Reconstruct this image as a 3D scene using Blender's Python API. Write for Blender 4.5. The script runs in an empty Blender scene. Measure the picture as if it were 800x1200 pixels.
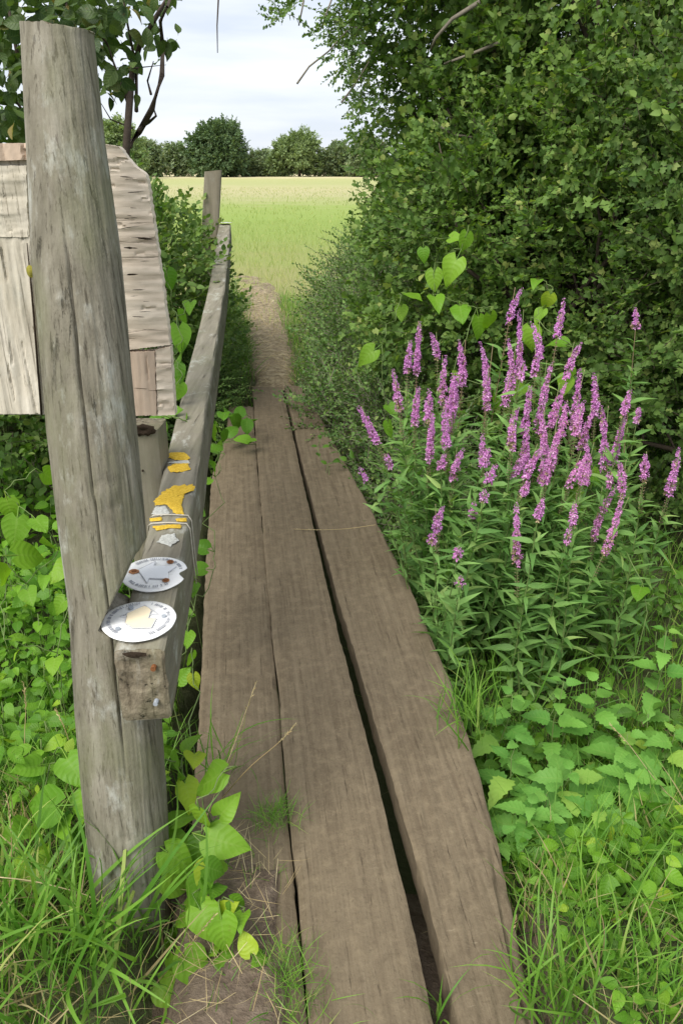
import bpy, math, random
import numpy as np
from mathutils import Vector, Matrix, noise as mnoise

random.seed(7); rng = np.random.default_rng(7)
scene = bpy.context.scene
COL = scene.collection
R = math.radians

# ------------------------------------------------------------------ camera
F = 900.0; H = 1.45; PITCH = math.atan((600-194)/F)
cam_d = bpy.data.cameras.new("camera"); cam = bpy.data.objects.new("camera", cam_d); COL.objects.link(cam)
cam_d.sensor_fit = 'VERTICAL'; cam_d.sensor_height = 36.0; cam_d.lens = 36.0*F/1200.0
cam_d.clip_start = 0.05; cam_d.clip_end = 2000
cam.location = (0, 0, H); cam.rotation_euler = (math.pi/2-PITCH, 0, 0)
scene.camera = cam
scene.view_settings.view_transform = 'Standard'; scene.view_settings.look = 'None'
scene.view_settings.exposure = 0.84; scene.view_settings.gamma = 1.0

# ------------------------------------------------------------------ world and sun (overcast)
SUN_EL, SUN_AZ = R(52), R(215)
w = bpy.data.worlds.new("World"); scene.world = w; w.use_nodes = True
nt = w.node_tree; N = nt.nodes; L = nt.links; N.clear()
out = N.new('ShaderNodeOutputWorld'); bg = N.new('ShaderNodeBackground'); bg.inputs['Strength'].default_value = 0.1
sky = N.new('ShaderNodeTexSky'); sky.sky_type = 'NISHITA'; sky.sun_disc = False
sky.sun_elevation = SUN_EL; sky.sun_rotation = SUN_AZ
tc = N.new('ShaderNodeTexCoord'); mp = N.new('ShaderNodeMapping'); mp.inputs['Scale'].default_value = (1.5, 1.5, 11.0)
no = N.new('ShaderNodeTexNoise'); no.inputs['Scale'].default_value = 1.6; no.inputs['Detail'].default_value = 6; no.inputs['Roughness'].default_value = 0.55
rp = N.new('ShaderNodeValToRGB'); rp.color_ramp.elements[0].position = 0.38; rp.color_ramp.elements[1].position = 0.62
rp.color_ramp.elements[0].color = (0.58, 0.63, 0.715, 1); rp.color_ramp.elements[1].color = (0.76, 0.785, 0.83, 1)
vm = N.new('ShaderNodeVectorMath'); vm.operation = 'SCALE'; vm.inputs['Scale'].default_value = 7.8
mx = N.new('ShaderNodeMix'); mx.data_type = 'RGBA'; mx.inputs['Factor'].default_value = 0.9
L.new(tc.outputs['Generated'], mp.inputs['Vector']); L.new(mp.outputs[0], no.inputs['Vector']); L.new(no.outputs[0], rp.inputs[0])
L.new(rp.outputs[0], vm.inputs[0]); L.new(sky.outputs[0], mx.inputs['A']); L.new(vm.outputs[0], mx.inputs['B'])
L.new(mx.outputs['Result'], bg.inputs['Color']); L.new(bg.outputs[0], out.inputs[0])
sd = bpy.data.lights.new("sun", 'SUN'); sd.energy = 2.8; sd.angle = R(40); sd.color = (1.0, 0.96, 0.89)
so = bpy.data.objects.new("sun", sd); COL.objects.link(so); so.location = (-10, -10, 20)
sdir = Vector((math.sin(SUN_AZ)*math.cos(SUN_EL), math.cos(SUN_AZ)*math.cos(SUN_EL), math.sin(SUN_EL)))
so.rotation_euler = (-sdir).to_track_quat('-Z', 'Y').to_euler()

# ------------------------------------------------------------------ surveying helpers
CP, SP = math.cos(PITCH), math.sin(PITCH)
def ray(px, py):
    a = (px-400)/F; b = (py-600)/F
    return np.array([a, CP-b*SP, -SP-b*CP])
def ony(px, py, d):                      # the point at ground distance d in that direction
    r = ray(px, py); return np.array([0, 0, H])+r*(d/r[1])
def onz(px, py, z=0.0):
    r = ray(px, py); return np.array([0, 0, H])+r*((z-H)/r[2])
def proj(p):
    p = np.asarray(p, float); z = p[..., 2]-H
    dep = p[..., 1]*CP-z*SP; up = p[..., 1]*SP+z*CP
    dd = np.where(dep > .05, dep, .05)
    return 400+F*p[..., 0]/dd, 600-F*up/dd, dep
def fbm(x, y, z, o=3):
    return mnoise.fractal(Vector((x, y, z)), 1.0, 2.0, o)
def nrm(a): return a/np.maximum(np.linalg.norm(a, axis=-1, keepdims=True), 1e-9)
def sstep(a, b, x):
    t = np.clip((x-a)/(b-a), 0, 1); return t*t*(3-2*t)
def frames(d, n):                        # columns side, direction, normal
    d = nrm(d); n = nrm(n-d*np.sum(n*d, -1, keepdims=True)); s = np.cross(d, n)
    return np.stack([s, d, n], -1)
def rnd(n, m=3, s=1.0): return rng.normal(0, s, (n, m))

# ------------------------------------------------------------------ object helpers
def tag(o, label=None, cat=None, group=None, kind=None):
    if label: o['label'] = label
    if cat: o['category'] = cat
    if group: o['group'] = group
    if kind: o['kind'] = kind
    return o
def link(name, me, parent=None):
    o = bpy.data.objects.new(name, me); COL.objects.link(o)
    if parent: o.parent = parent
    return o
def thing(name, label, cat, loc=(0, 0, 0), group=None):
    o = bpy.data.objects.new(name, None); COL.objects.link(o); o.location = tuple(loc); o.empty_display_size = .1
    return tag(o, label, cat, group)

class Geo:                               # a bag of verts / faces / uvs / material slots
    def __init__(s): s.v = []; s.f = []; s.m = []; s.uv = []
    def add(s, v, f, m=0, uv=None):
        b = len(s.v); s.v += [tuple(p) for p in v]
        for q in f: s.f.append(tuple(i+b for i in q)); s.m.append(m)
        s.uv += [tuple(u) for u in uv] if uv is not None else [(0.0, 0.0)]*len(v)
    def tube(s, pts, rad, n=6, m=0, cap=True):
        pts = np.asarray(pts, float); k = len(pts)
        if np.isscalar(rad): rad = [rad]*k
        t = nrm(np.gradient(pts, axis=0)); ref = np.array([0.31, 0.17, 0.93])
        if abs(np.dot(t[0], ref)) > .95: ref = np.array([1., 0, 0])
        v = []; uv = []
        for i in range(k):
            a = np.cross(t[i], ref); a /= np.linalg.norm(a)+1e-9; b = np.cross(t[i], a)
            for j in range(n):
                an = 2*math.pi*j/n
                v.append(pts[i]+rad[i]*(math.cos(an)*a+math.sin(an)*b)); uv.append((j/n, i/(k-1)))
        f = [(i*n+j, i*n+(j+1) % n, (i+1)*n+(j+1) % n, (i+1)*n+j) for i in range(k-1) for j in range(n)]
        if cap: f += [tuple(range(n))[::-1], tuple(range((k-1)*n, k*n))]
        s.add(v, f, m, uv)
    def box(s, c, h, rot=None, m=0):
        c = np.array(c); v = []
        for z in (-1, 1):
            for x, y in ((-1, -1), (1, -1), (1, 1), (-1, 1)):
                p = np.array([x*h[0], y*h[1], z*h[2]]); v.append(c+(rot @ p if rot is not None else p))
        s.add(v, [(0, 3, 2, 1), (4, 5, 6, 7), (0, 1, 5, 4), (1, 2, 6, 5), (2, 3, 7, 6), (3, 0, 4, 7)], m)
    def mesh(s, name, mats, smooth=True):
        me = bpy.data.meshes.new(name); me.from_pydata(s.v, [], s.f)
        for m in mats: me.materials.append(m)
        me.polygons.foreach_set('material_index', s.m)
        if smooth: me.polygons.foreach_set('use_smooth', [True]*len(s.f))
        uvl = me.uv_layers.new(name='uv'); li = np.zeros(len(me.loops), int); me.loops.foreach_get('vertex_index', li)
        uvl.data.foreach_set('uv', np.array(s.uv, np.float32)[li].ravel()); me.update(); return me
    def tmpl(s):
        return dict(v=np.array(s.v, float), ls=np.array([len(q) for q in s.f]), l=np.array([i for q in s.f for i in q]),
                    m=np.array(s.m), uv=np.array(s.uv, float))

def scatter_mesh(name, tm, pos, Rm, sc, mats):
    n = len(pos); ch = rng.integers(0, len(tm), n)
    V = []; LI = []; LS = []; M = []; UV = []; off = 0
    sc = np.broadcast_to(np.asarray(sc, float), (n,))
    for k, t in enumerate(tm):
        ix = np.nonzero(ch == k)[0]
        if not len(ix): continue
        v = np.einsum('nij,vj->nvi', Rm[ix]*sc[ix, None, None], t['v'])+pos[ix][:, None, :]
        nv = len(t['v']); b = off+np.arange(len(ix))*nv
        V.append(v.reshape(-1, 3)); LI.append((t['l'][None, :]+b[:, None]).ravel()); LS.append(np.tile(t['ls'], len(ix)))
        M.append(np.tile(t['m'], len(ix))); UV.append(np.tile(t['uv'][t['l']], (len(ix), 1))); off += nv*len(ix)
    V = np.concatenate(V); LI = np.concatenate(LI); LS = np.concatenate(LS); M = np.concatenate(M); UV = np.concatenate(UV)
    me = bpy.data.meshes.new(name); me.vertices.add(len(V)); me.vertices.foreach_set('co', V.astype(np.float32).ravel())
    me.loops.add(len(LI)); me.loops.foreach_set('vertex_index', LI.astype(np.int32))
    st = np.concatenate([[0], np.cumsum(LS)[:-1]]).astype(np.int32)
    me.polygons.add(len(LS)); me.polygons.foreach_set('loop_start', st)
    for m in mats: me.materials.append(m)
    me.polygons.foreach_set('material_index', M.astype(np.int32)); me.polygons.foreach_set('use_smooth', np.ones(len(LS), bool))
    uvl = me.uv_layers.new(name='uv'); me.update(calc_edges=True); me.validate()
    uvl = me.uv_layers['uv']; uvl.data.foreach_set('uv', UV.astype(np.float32).ravel())
    return me

# ------------------------------------------------------------------ materials
class NT:
    def __init__(s, name):
        s.mat = bpy.data.materials.new(name); s.mat.use_nodes = True
        s.n = s.mat.node_tree.nodes; s.l = s.mat.node_tree.links; s.n.clear()
        s.out = s.n.new('ShaderNodeOutputMaterial')
    def new(s, t, **k):
        q = s.n.new(t)
        for a, b in k.items(): setattr(q, a, b)
        return q
    def lk(s, a, b): s.l.new(a, b)
    def noise(s, vec, scale, detail=4, rough=.55, dist=0):
        q = s.new('ShaderNodeTexNoise'); q.inputs['Scale'].default_value = scale; q.inputs['Detail'].default_value = detail
        q.inputs['Roughness'].default_value = rough; q.inputs['Distortion'].default_value = dist
        if vec is not None: s.lk(vec, q.inputs['Vector'])
        return q.outputs[0]
    def mapped(s, vec, scale, loc=(0, 0, 0)):
        q = s.new('ShaderNodeMapping'); q.inputs['Scale'].default_value = scale; q.inputs['Location'].default_value = loc
        s.lk(vec, q.inputs['Vector']); return q.outputs[0]
    def ramp(s, fac, stops):
        q = s.new('ShaderNodeValToRGB'); e = q.color_ramp.elements
        while len(e) < len(stops): e.new(.5)
        for i, (p, c) in enumerate(stops):
            e[i].position = p; e[i].color = (c, c, c, 1) if np.isscalar(c) else (*c, 1)
        s.lk(fac, q.inputs[0]); return q.outputs[0]
    def mix(s, f, a, b, blend='MIX'):
        q = s.new('ShaderNodeMix', data_type='RGBA', blend_type=blend)
        for i, x in (('Factor', f), ('A', a), ('B', b)):
            if isinstance(x, (int, float)): q.inputs[i].default_value = x
            elif isinstance(x, tuple): q.inputs[i].default_value = (*x, 1)
            else: s.lk(x, q.inputs[i])
        return q.outputs['Result']
    def math(s, op, a, b=0.0, c=None):
        q = s.new('ShaderNodeMath', operation=op)
        for i, x in enumerate((a, b, c)):
            if x is None: continue
            if isinstance(x, (int, float)): q.inputs[i].default_value = x
            else: s.lk(x, q.inputs[i])
        return q.outputs[0]
    def bump(s, h, strength=.5, dist=.01):
        q = s.new('ShaderNodeBump'); q.inputs['Strength'].default_value = strength; q.inputs['Distance'].default_value = dist
        s.lk(h, q.inputs['Height']); return q.outputs[0]
    def pbsdf(s, col, rough=.8, spec=.3, normal=None):
        q = s.new('ShaderNodeBsdfPrincipled'); q.inputs['Specular IOR Level'].default_value = spec
        for i, x in (('Base Color', col), ('Roughness', rough)):
            if isinstance(x, (int, float)): q.inputs[i].default_value = x
            elif isinstance(x, tuple): q.inputs[i].default_value = (*x, 1)
            else: s.lk(x, q.inputs[i])
        if normal is not None: s.lk(normal, q.inputs['Normal'])
        return q.outputs[0]
    def done(s, sh): s.lk(sh, s.out.inputs[0]); return s.mat

def leaf_mat(name, a, b, c=None, trans=.34, rough=.58, veins=0.0, spots=0.0, cw=.12, spec=.22, ttint=(1.25, 1.35, .5)):
    """leaf colour runs from a to b at random per leaf, a few turn to c"""
    t = NT(name)
    g = t.new('ShaderNodeNewGeometry'); oi = t.new('ShaderNodeObjectInfo')
    r = t.math('FRACT', t.math('ADD', g.outputs['Random Per Island'], oi.outputs['Random']))
    stops = [(0.0, a), (1.0-cw if c else 1.0, b)]
    if c: stops.append((1.0, c))
    col = t.ramp(r, stops)
    r2 = t.math('FRACT', t.math('MULTIPLY', r, 7.31))
    col = t.mix(t.math('MULTIPLY', r2, .45), col, t.mix(1.0, col, (.62, .66, .72), 'MULTIPLY'))
    pos = g.outputs['Position']
    big = t.noise(pos, 1.7, 3)
    col = t.mix(t.ramp(big, [(.3, 0.0), (.7, .35)]), col, t.mix(1.0, col, (1.25, 1.2, .8), 'MULTIPLY'))
    nrmv = None
    if veins or spots:
        uv = t.new('ShaderNodeUVMap'); sx = t.new('ShaderNodeSeparateXYZ'); t.lk(uv.outputs[0], sx.inputs[0])
        au = t.math('ABSOLUTE', sx.outputs[0])
        rib = t.math('LESS_THAN', au, .07)
        sv = t.math('SINE', t.math('MULTIPLY', t.math('SUBTRACT', sx.outputs[1], t.math('MULTIPLY', au, .22)), 44.0))
        svm = t.math('MULTIPLY', t.math('GREATER_THAN', sv, .86), .7)
        vein = t.math('MAXIMUM', rib, svm)
        col = t.mix(t.math('MULTIPLY', vein, veins*.6), col, t.mix(.5, col, (.33, .45, .12)))
        nrmv = t.bump(t.math('ADD', t.math('MULTIPLY', sv, .5), t.math('MULTIPLY', rib, -1.0)), .2, .003)
        if spots:
            ns = t.noise(pos, 75, 3); col = t.mix(t.ramp(ns, [(.64, 0.0), (.70, spots)]), col, (.16, .10, .03))
    back = t.mix(g.outputs['Backfacing'], col, t.mix(.18, col, (.20, .27, .14)) if ttint[2] < .8 else col)
    p = t.pbsdf(back, rough, spec, nrmv)
    tr = t.new('ShaderNodeBsdfTranslucent'); t.lk(t.mix(1.0, col, ttint, 'MULTIPLY'), tr.inputs['Color'])
    ms = t.new('ShaderNodeMixShader'); ms.inputs[0].default_value = trans; t.lk(p, ms.inputs[1]); t.lk(tr.outputs[0], ms.inputs[2])
    return t.done(ms.outputs[0])

def wood_mat(name, dark, mid, light, axis_scale, algae=0.0, pale=0.0, coord='Object', fine=1.0, bumpd=.006, crack=.5, dirt=0.0, mottle=0.0):
    t = NT(name); tcn = t.new('ShaderNodeTexCoord'); v = tcn.outputs[coord]
    v1 = t.mapped(v, axis_scale)
    n1 = t.noise(v1, 6*fine, 6, .65, .3); n2 = t.noise(v1, 26*fine, 5, .6, .2); n3 = t.noise(v, 5, 5, .6); n4 = t.noise(v, 60, 4, .7)
    g = t.math('ADD', t.math('MULTIPLY', n1, .6), t.math('MULTIPLY', n2, .4))
    col = t.ramp(g, [(.32, dark), (.50, mid), (.68, light)])
    col = t.mix(t.ramp(n3, [(.35, .0), (.7, .45)]), col, t.mix(1.0, col, (.72, .70, .68), 'MULTIPLY'))
    cr = t.ramp(n2, [(.30, 1.0), (.37, 0.0)])
    col = t.mix(t.math('MULTIPLY', cr, crack), col, (.03, .026, .02))
    if pale:
        np_ = t.noise(t.mapped(v, tuple(.55*x+.45 for x in axis_scale), (3, 1, 5)), 13, 6, .7)
        col = t.mix(t.ramp(np_, [(.56, 0.0), (.66, pale)]), col, (.50, .51, .46))
    if mottle:
        nm = t.noise(t.mapped(v, (1, 1, .5), (1, 6, 2)), 19, 6, .75); nq = t.noise(t.mapped(v, (1, 1, .16), (4, 2, 2)), 90, 5, .7)
        col = t.mix(t.ramp(nm, [(.54, 0.0), (.66, mottle)]), col, t.mix(1.0, col, (.52, .50, .47), 'MULTIPLY'))
        col = t.mix(t.ramp(nq, [(.34, mottle), (.46, 0.0)]), col, t.mix(1.0, col, (.45, .43, .40), 'MULTIPLY'))
        col = t.mix(t.ramp(nq, [(.58, 0.0), (.72, mottle)]), col, (.40, .385, .33))
    if mottle:
        nl_ = t.noise(t.mapped(v, (1, 1, .018), (8, 3, 2)), 150, 4, .7)
        col = t.mix(t.ramp(nl_, [(.36, .75), (.43, 0.0)]), col, t.mix(1.0, col, (.36, .34, .32), 'MULTIPLY'))
    if algae:
        na = t.noise(t.mapped(v, (1, 1, .45), (7, 2, 0)), 7, 5, .65)
        col = t.mix(t.ramp(na, [(.46, 0.0), (.66, algae)]), col, (.17, .18, .09))
    if dirt:
        nd = t.noise(t.mapped(v, (1, 1, 1), (2, 9, 4)), 9, 6, .7)
        col = t.mix(t.ramp(nd, [(.44, 0.0), (.64, dirt)]), col, (.25, .195, .13))
        ns = t.noise(v, 55, 3, .6); col = t.mix(t.ramp(ns, [(.66, 0.0), (.72, .5)]), col, (.34, .28, .20))
    col = t.mix(t.math('MULTIPLY', n4, .35), col, t.mix(1.0, col, (.6, .6, .6), 'MULTIPLY'))
    h = t.math('SUBTRACT', t.math('ADD', g, t.math('MULTIPLY', n4, .15)), t.math('MULTIPLY', cr, .5))
    return t.done(t.pbsdf(col, .85, .22, t.bump(h, .7, bumpd)))

def plain_mat(name, col, rough=.7, spec=.3, var=.25, scale=40, bumpd=0.0):
    t = NT(name); tcn = t.new('ShaderNodeTexCoord'); n = t.noise(tcn.outputs['Object'], scale, 4, .6)
    c = t.mix(t.ramp(n, [(.35, 0.0), (.7, var*2)]), col, tuple(x*.55 for x in col))
    return t.done(t.pbsdf(c, rough, spec, t.bump(n, .5, bumpd) if bumpd else None))

M = {}
M['post'] = wood_mat('weathered_post_wood', (.115, .104, .076), (.235, .215, .163), (.38, .355, .29), (1, 1, .07), algae=.5, pale=.55, crack=.30, bumpd=.012, fine=1.5, mottle=.42)
M['rail'] = wood_mat('grey_rail_wood', (.14, .126, .092), (.24, .219, .168), (.345, .32, .255), (1, .07, 1), algae=.3, pale=.6, crack=.5, bumpd=.008, fine=1.8)
M['square_post'] = wood_mat('square_post_wood', (.15, .13, .095), (.26, .23, .17), (.36, .325, .25), (1, 1, .04), algae=.4, pale=.1, crack=.5, fine=1.8)
M['endgrain'] = wood_mat('end_grain', (.09, .075, .05), (.215, .18, .125), (.34, .29, .205), (1, 1, 1), algae=.35, pale=.25, crack=.9, bumpd=.012, fine=2.5, mottle=.6)
def plank_mat():
    t = NT('worn_plank_wood'); tcn = t.new('ShaderNodeTexCoord'); v = tcn.outputs['Object']
    sh = t.new('ShaderNodeMapping'); sh.inputs['Rotation'].default_value = (0, 0, R(-7.3)); t.lk(v, sh.inputs['Vector']); v = sh.outputs[0]
    g1 = t.noise(t.mapped(v, (1, .022, 1)), 75, 6, .72, .15); g2 = t.noise(t.mapped(v, (1, .03, 1)), 150, 5, .7)
    blot = t.noise(v, 3.2, 5, .65); mot = t.noise(v, 26, 6, .72); fine = t.noise(v, 140, 5, .75); cross = t.noise(t.mapped(v, (.22, 1, 1)), 130, 5, .7)
    col = t.ramp(g1, [(.30, (.140, .110, .077)), (.5, (.190, .153, .108)), (.7, (.232, .190, .136))])
    col = t.mix(t.ramp(blot, [(.35, 0.0), (.65, .6)]), col, t.mix(1.0, col, (.80, .78, .76), 'MULTIPLY'))
    col = t.mix(t.ramp(mot, [(.50, 0.0), (.66, .55)]), col, (.265, .215, .150))
    col = t.mix(t.ramp(mot, [(.30, .55), (.44, 0.0)]), col, (.105, .080, .055))
    col = t.mix(t.ramp(fine, [(.28, .6), (.46, 0.0)]), col, (.09, .068, .048))
    col = t.mix(t.ramp(fine, [(.60, 0.0), (.72, .5)]), col, (.33, .275, .20))
    pat = t.math('MULTIPLY', t.ramp(cross, [(.60, 0.0), (.70, .45)]), t.ramp(t.noise(v, 7, 4, .6), [(.50, 0.0), (.66, 1.0)]))
    col = t.mix(pat, col, (.40, .34, .25))
    col = t.mix(t.ramp(g2, [(.29, .7), (.37, 0.0)]), col, (.070, .053, .037))
    col = t.mix(1.0, col, (.81, .79, .725), 'MULTIPLY')
    h = t.math('ADD', t.math('ADD', t.math('MULTIPLY', g1, .5), t.math('MULTIPLY', fine, .35)), t.math('MULTIPLY', t.ramp(g2, [(.27, 0.0), (.38, 1.0)]), .4))
    return t.done(t.pbsdf(col, .88, .2, t.bump(h, .8, .006)))
M['plank'] = plank_mat()
M['veneer'] = wood_mat('bleached_ply', (.42, .37, .28), (.64, .585, .48), (.78, .73, .63), (1, 1, .25), algae=.2, pale=.3, crack=.2, mottle=.25, fine=1.5)
M['ply_pink'] = wood_mat('pinkish_ply', (.58, .46, .35), (.80, .69, .555), (.88, .80, .68), (.08, 1, 1), algae=0, pale=.2, crack=.35, fine=1.6)
M['bare_ply'] = wood_mat('bare_ply', (.40, .30, .22), (.60, .47, .36), (.70, .59, .48), (1, 1, .1), crack=.2)
M['dark_rot'] = plain_mat('rotten_wood', (.045, .032, .022), .95, .1, .3, 90, .01)
M['moss'] = plain_mat('yellow_moss', (.30, .27, .05), .95, .1, .3, 150, .004)
M['twig'] = plain_mat('twig_bark', (.085, .065, .05), .85, .2, .3, 60, .003)
M['pale_twig'] = plain_mat('pale_bark', (.24, .21, .165), .85, .2, .3, 60, .003)
M['stem_green'] = plain_mat('green_stem', (.14, .20, .06), .6, .3, .2, 40)
M['stem_red'] = plain_mat('reddish_stem', (.20, .15, .08), .6, .3, .25, 40)
M['rust'] = plain_mat('rusty_nail', (.22, .085, .03), .8, .3, .4, 300)
M['steel'] = plain_mat('galvanised_steel', (.33, .36, .40), .45, .6, .15, 200)
M['wire'] = plain_mat('pale_wire', (.60, .56, .47), .7, .3, .3, 120)
M['ink'] = plain_mat('faded_ink', (.55, .56, .58), .6, .3, .2, 200)
M['ink_dark'] = plain_mat('grey_lettering', (.45, .46, .49), .6, .3, .3, 300)
M['buff'] = plain_mat('faded_buff_print', (.76, .66, .47), .55, .3, .06, 60)
M['blue_tint'] = plain_mat('faded_blue_print', (.79, .80, .815), .55, .3, .04, 60)
M['straw'] = leaf_mat('straw', (.30, .22, .11), (.50, .40, .22), (.60, .52, .33), trans=.15, rough=.7, cw=.3)

def disc_mat(name, stain):
    t = NT(name); tcn = t.new('ShaderNodeTexCoord'); n = t.noise(tcn.outputs['Object'], 45, 5, .65)
    c = t.mix(t.ramp(n, [(.52, 0.0), (.72, .35)]), (.80, .80, .79), (.55, .53, .47))
    return t.done(t.pbsdf(c, .42, .4))
M['disc'] = disc_mat('white_plastic', 0)
def lichen_mat(name, a, b):
    t = NT(name); tcn = t.new('ShaderNodeTexCoord'); n = t.noise(tcn.outputs['Object'], 170, 5, .7)
    c = t.ramp(n, [(.35, a), (.65, b)])
    return t.done(t.pbsdf(c, .95, .1, t.bump(n, .8, .004)))
M['lichen_y'] = lichen_mat('orange_lichen', (.52, .32, .03), (.76, .52, .07))
M['lichen_w'] = lichen_mat('white_lichen', (.38, .38, .34), (.62, .62, .57))
def stain_mat():
    t = NT('rust_stain'); tcn = t.new('ShaderNodeTexCoord'); n = t.noise(tcn.outputs['Object'], 120, 4, .6)
    return t.done(t.pbsdf(t.ramp(n, [(.35, (.22, .10, .05)), (.65, (.42, .20, .09))]), .7, .2))
M['stain'] = stain_mat()

M['hawthorn'] = leaf_mat('hawthorn_leaf', (.066, .138, .030), (.178, .285, .066), (.33, .38, .12), trans=.4, cw=.10)
M['hawthorn_dark'] = leaf_mat('hedge_leaf_dark', (.058, .122, .028), (.155, .25, .062), (.26, .32, .10), trans=.38, cw=.1)
M['fresh_leaf'] = leaf_mat('fresh_shoot_leaf', (.11, .205, .045), (.225, .345, .085), (.38, .44, .14), trans=.36, cw=.15)
M['grey_leaf'] = leaf_mat('bush_leaf_grey', (.075, .16, .045), (.18, .30, .08), (.28, .35, .11), trans=.28, cw=.1)
M['dogwood'] = leaf_mat('shrub_leaf', (.035, .075, .022), (.085, .135, .035), (.26, .20, .07), trans=.35, rough=.42, veins=.35, spots=.4, cw=.09)
M['bindweed'] = leaf_mat('bindweed_leaf', (.11, .26, .020), (.22, .40, .035), (.38, .47, .04), trans=.38, rough=.45, veins=.5, spots=.3, cw=.08)
M['cover'] = leaf_mat('ground_cover_leaf', (.075, .20, .018), (.175, .36, .030), (.30, .44, .04), trans=.35, rough=.45, veins=.35, cw=.07)
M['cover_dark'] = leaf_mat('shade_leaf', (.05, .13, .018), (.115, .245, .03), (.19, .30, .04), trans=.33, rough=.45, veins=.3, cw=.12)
M['nettle'] = leaf_mat('nettle_leaf', (.10, .26, .045), (.18, .38, .07), (.28, .44, .08), trans=.33, rough=.55, veins=.45, cw=.12)
M['loose_leaf'] = leaf_mat('loosestrife_leaf', (.115, .25, .065), (.22, .39, .11), (.31, .43, .14), trans=.32, rough=.5, veins=.2, cw=.12)
M['petal'] = leaf_mat('loosestrife_petal', (.64, .235, .62), (.85, .42, .83), (.89, .60, .88), trans=.4, rough=.6, cw=.2, spec=.15, ttint=(1.15, .95, 1.15))
M['seed'] = leaf_mat('spent_calyx', (.27, .21, .11), (.42, .30, .19), (.48, .28, .30), trans=.2, rough=.7, cw=.25)
M['grass'] = leaf_mat('grass_blade', (.085, .215, .026), (.20, .375, .055), (.37, .40, .13), trans=.36, rough=.45, cw=.12)
M['grass_dry'] = leaf_mat('dry_grass', (.28, .22, .11), (.43, .36, .19), (.22, .29, .08), trans=.25, rough=.6, cw=.25)
M['field_grass'] = leaf_mat('field_blade', (.19, .27, .06), (.31, .38, .10), (.50, .46, .22), trans=.3, rough=.6, cw=.35)
M['oak'] = leaf_mat('oak_leaf', (.065, .12, .055), (.13, .195, .09), (.17, .22, .10), trans=.22, cw=.1)
M['ash'] = leaf_mat('ash_leaf', (.16, .23, .10), (.26, .34, .15), (.32, .37, .18), trans=.25, cw=.1)  # pale ash green, lightened further so the colour imitates distance haze
M['far'] = leaf_mat('far_hedge_leaf', (.135, .195, .105), (.24, .30, .16), (.31, .32, .20), trans=.22, cw=.12)  # leaf colour lifted and greyed to carry the haze of distance

# ------------------------------------------------------------------ leaf and sprig templates
def leaf_geo(g, L_, W, shape='ovate', rows=4, cols=3, fold=.25, droop=.25, wave=0.0, m=0, base=(0, 0, 0), rot=None, stalk=0.0, seed=0):
    rr = random.Random(seed); v = []; uv = []
    prof = {'ovate': lambda t: math.sin(math.pi*min(1, t**.75))**.8, 'lance': lambda t: math.sin(math.pi*t**.55)**1.1,
            'heart': lambda t: (.70+.30*math.sin(math.pi/2*min(1, t/.22))) if t < .22 else max(0, 1-((t-.22)/.78)**1.5), 'nettle': lambda t: math.sin(math.pi*min(1, t**.55))**.85,
            'round': lambda t: math.sin(math.pi*t**.85)**.6, 'haw': lambda t: (math.sin(math.pi*t**.9)**.7)*(1+.38*math.cos(t*15.0))}[shape]
    half = cols//2
    for i in range(rows+1):
        t = i/rows; wd = W/2*max(0, prof(min(max(t, 0.0), 1.0)))
        if shape == 'nettle' and rows > 6: wd *= 1+.13*(1 if i % 2 else -1)*(0 < i < rows)
        for j in range(-half, half+1):
            u = j/half; x = wd*u
            y = stalk+L_*t
            if shape == 'heart': y = stalk+L_*(t-(.22 if abs(u) == .5 else .12 if abs(u) == 1 else 0)*(1-t)**3)
            z = fold*abs(x)-droop*L_*t*t+wave*W*math.sin(t*9+j*2.1+seed)
            v.append((x, y, z)); uv.append((u, t))
    n = cols
    f = [(i*n+j, i*n+j+1, (i+1)*n+j+1, (i+1)*n+j) for i in range(rows) for j in range(n-1)]
    if stalk:
        k = len(v); s_ = W*.025+.0006
        v += [(-s_, -stalk*.0, 0), (s_, 0, 0), (0, 0, s_), (-s_, stalk*1.05, 0), (s_, stalk*1.05, 0), (0, stalk*1.05, s_)]
        uv += [(0, 0)]*6; f += [(k, k+1, k+4, k+3), (k+1, k+2, k+5, k+4), (k+2, k, k+3, k+5)]
    v = np.array(v)
    if rot is not None: v = v @ rot.T
    g.add(v+np.array(base), f, m, uv)

def rotxyz(x, y, z):
    return np.array((Matrix.Rotation(z, 3, 'Z') @ Matrix.Rotation(y, 3, 'Y') @ Matrix.Rotation(x, 3, 'X')))
def sprig(seed, length=.2, n=11, lf=.032, lw=.026, shape='haw', rows=4, stem_r=.0016, tip=True, spread=.9):
    rr = random.Random(seed); g = Geo(); pts = []
    bx, bz = rr.uniform(-.25, .25), rr.uniform(-.25, .1)
    for i in range(5):
        t = i/4; pts.append((bx*length*t*t, length*t, bz*length*t*t))
    g.tube(pts, [stem_r*(1-.6*i/4) for i in range(5)], 3, 1, False)
    for k in range(n):
        t = .12+.88*k/(n-1); sgn = 1 if k % 2 else -1
        b = (bx*length*t*t, length*t, bz*length*t*t)
        a = sgn*rr.uniform(.55, 1.15)*spread*(1-.55*t**3); s = rr.uniform(.65, 1.2)*(1-.25*t)
        leaf_geo(g, lf*s, lw*s, shape, rows, 3, fold=rr.uniform(.1, .5), droop=rr.uniform(-.1, .45), m=0, base=b,
                 rot=rotxyz(rr.uniform(-.5, .6), rr.uniform(-.6, .6), -a), seed=k)
    return g.tmpl()
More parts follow.
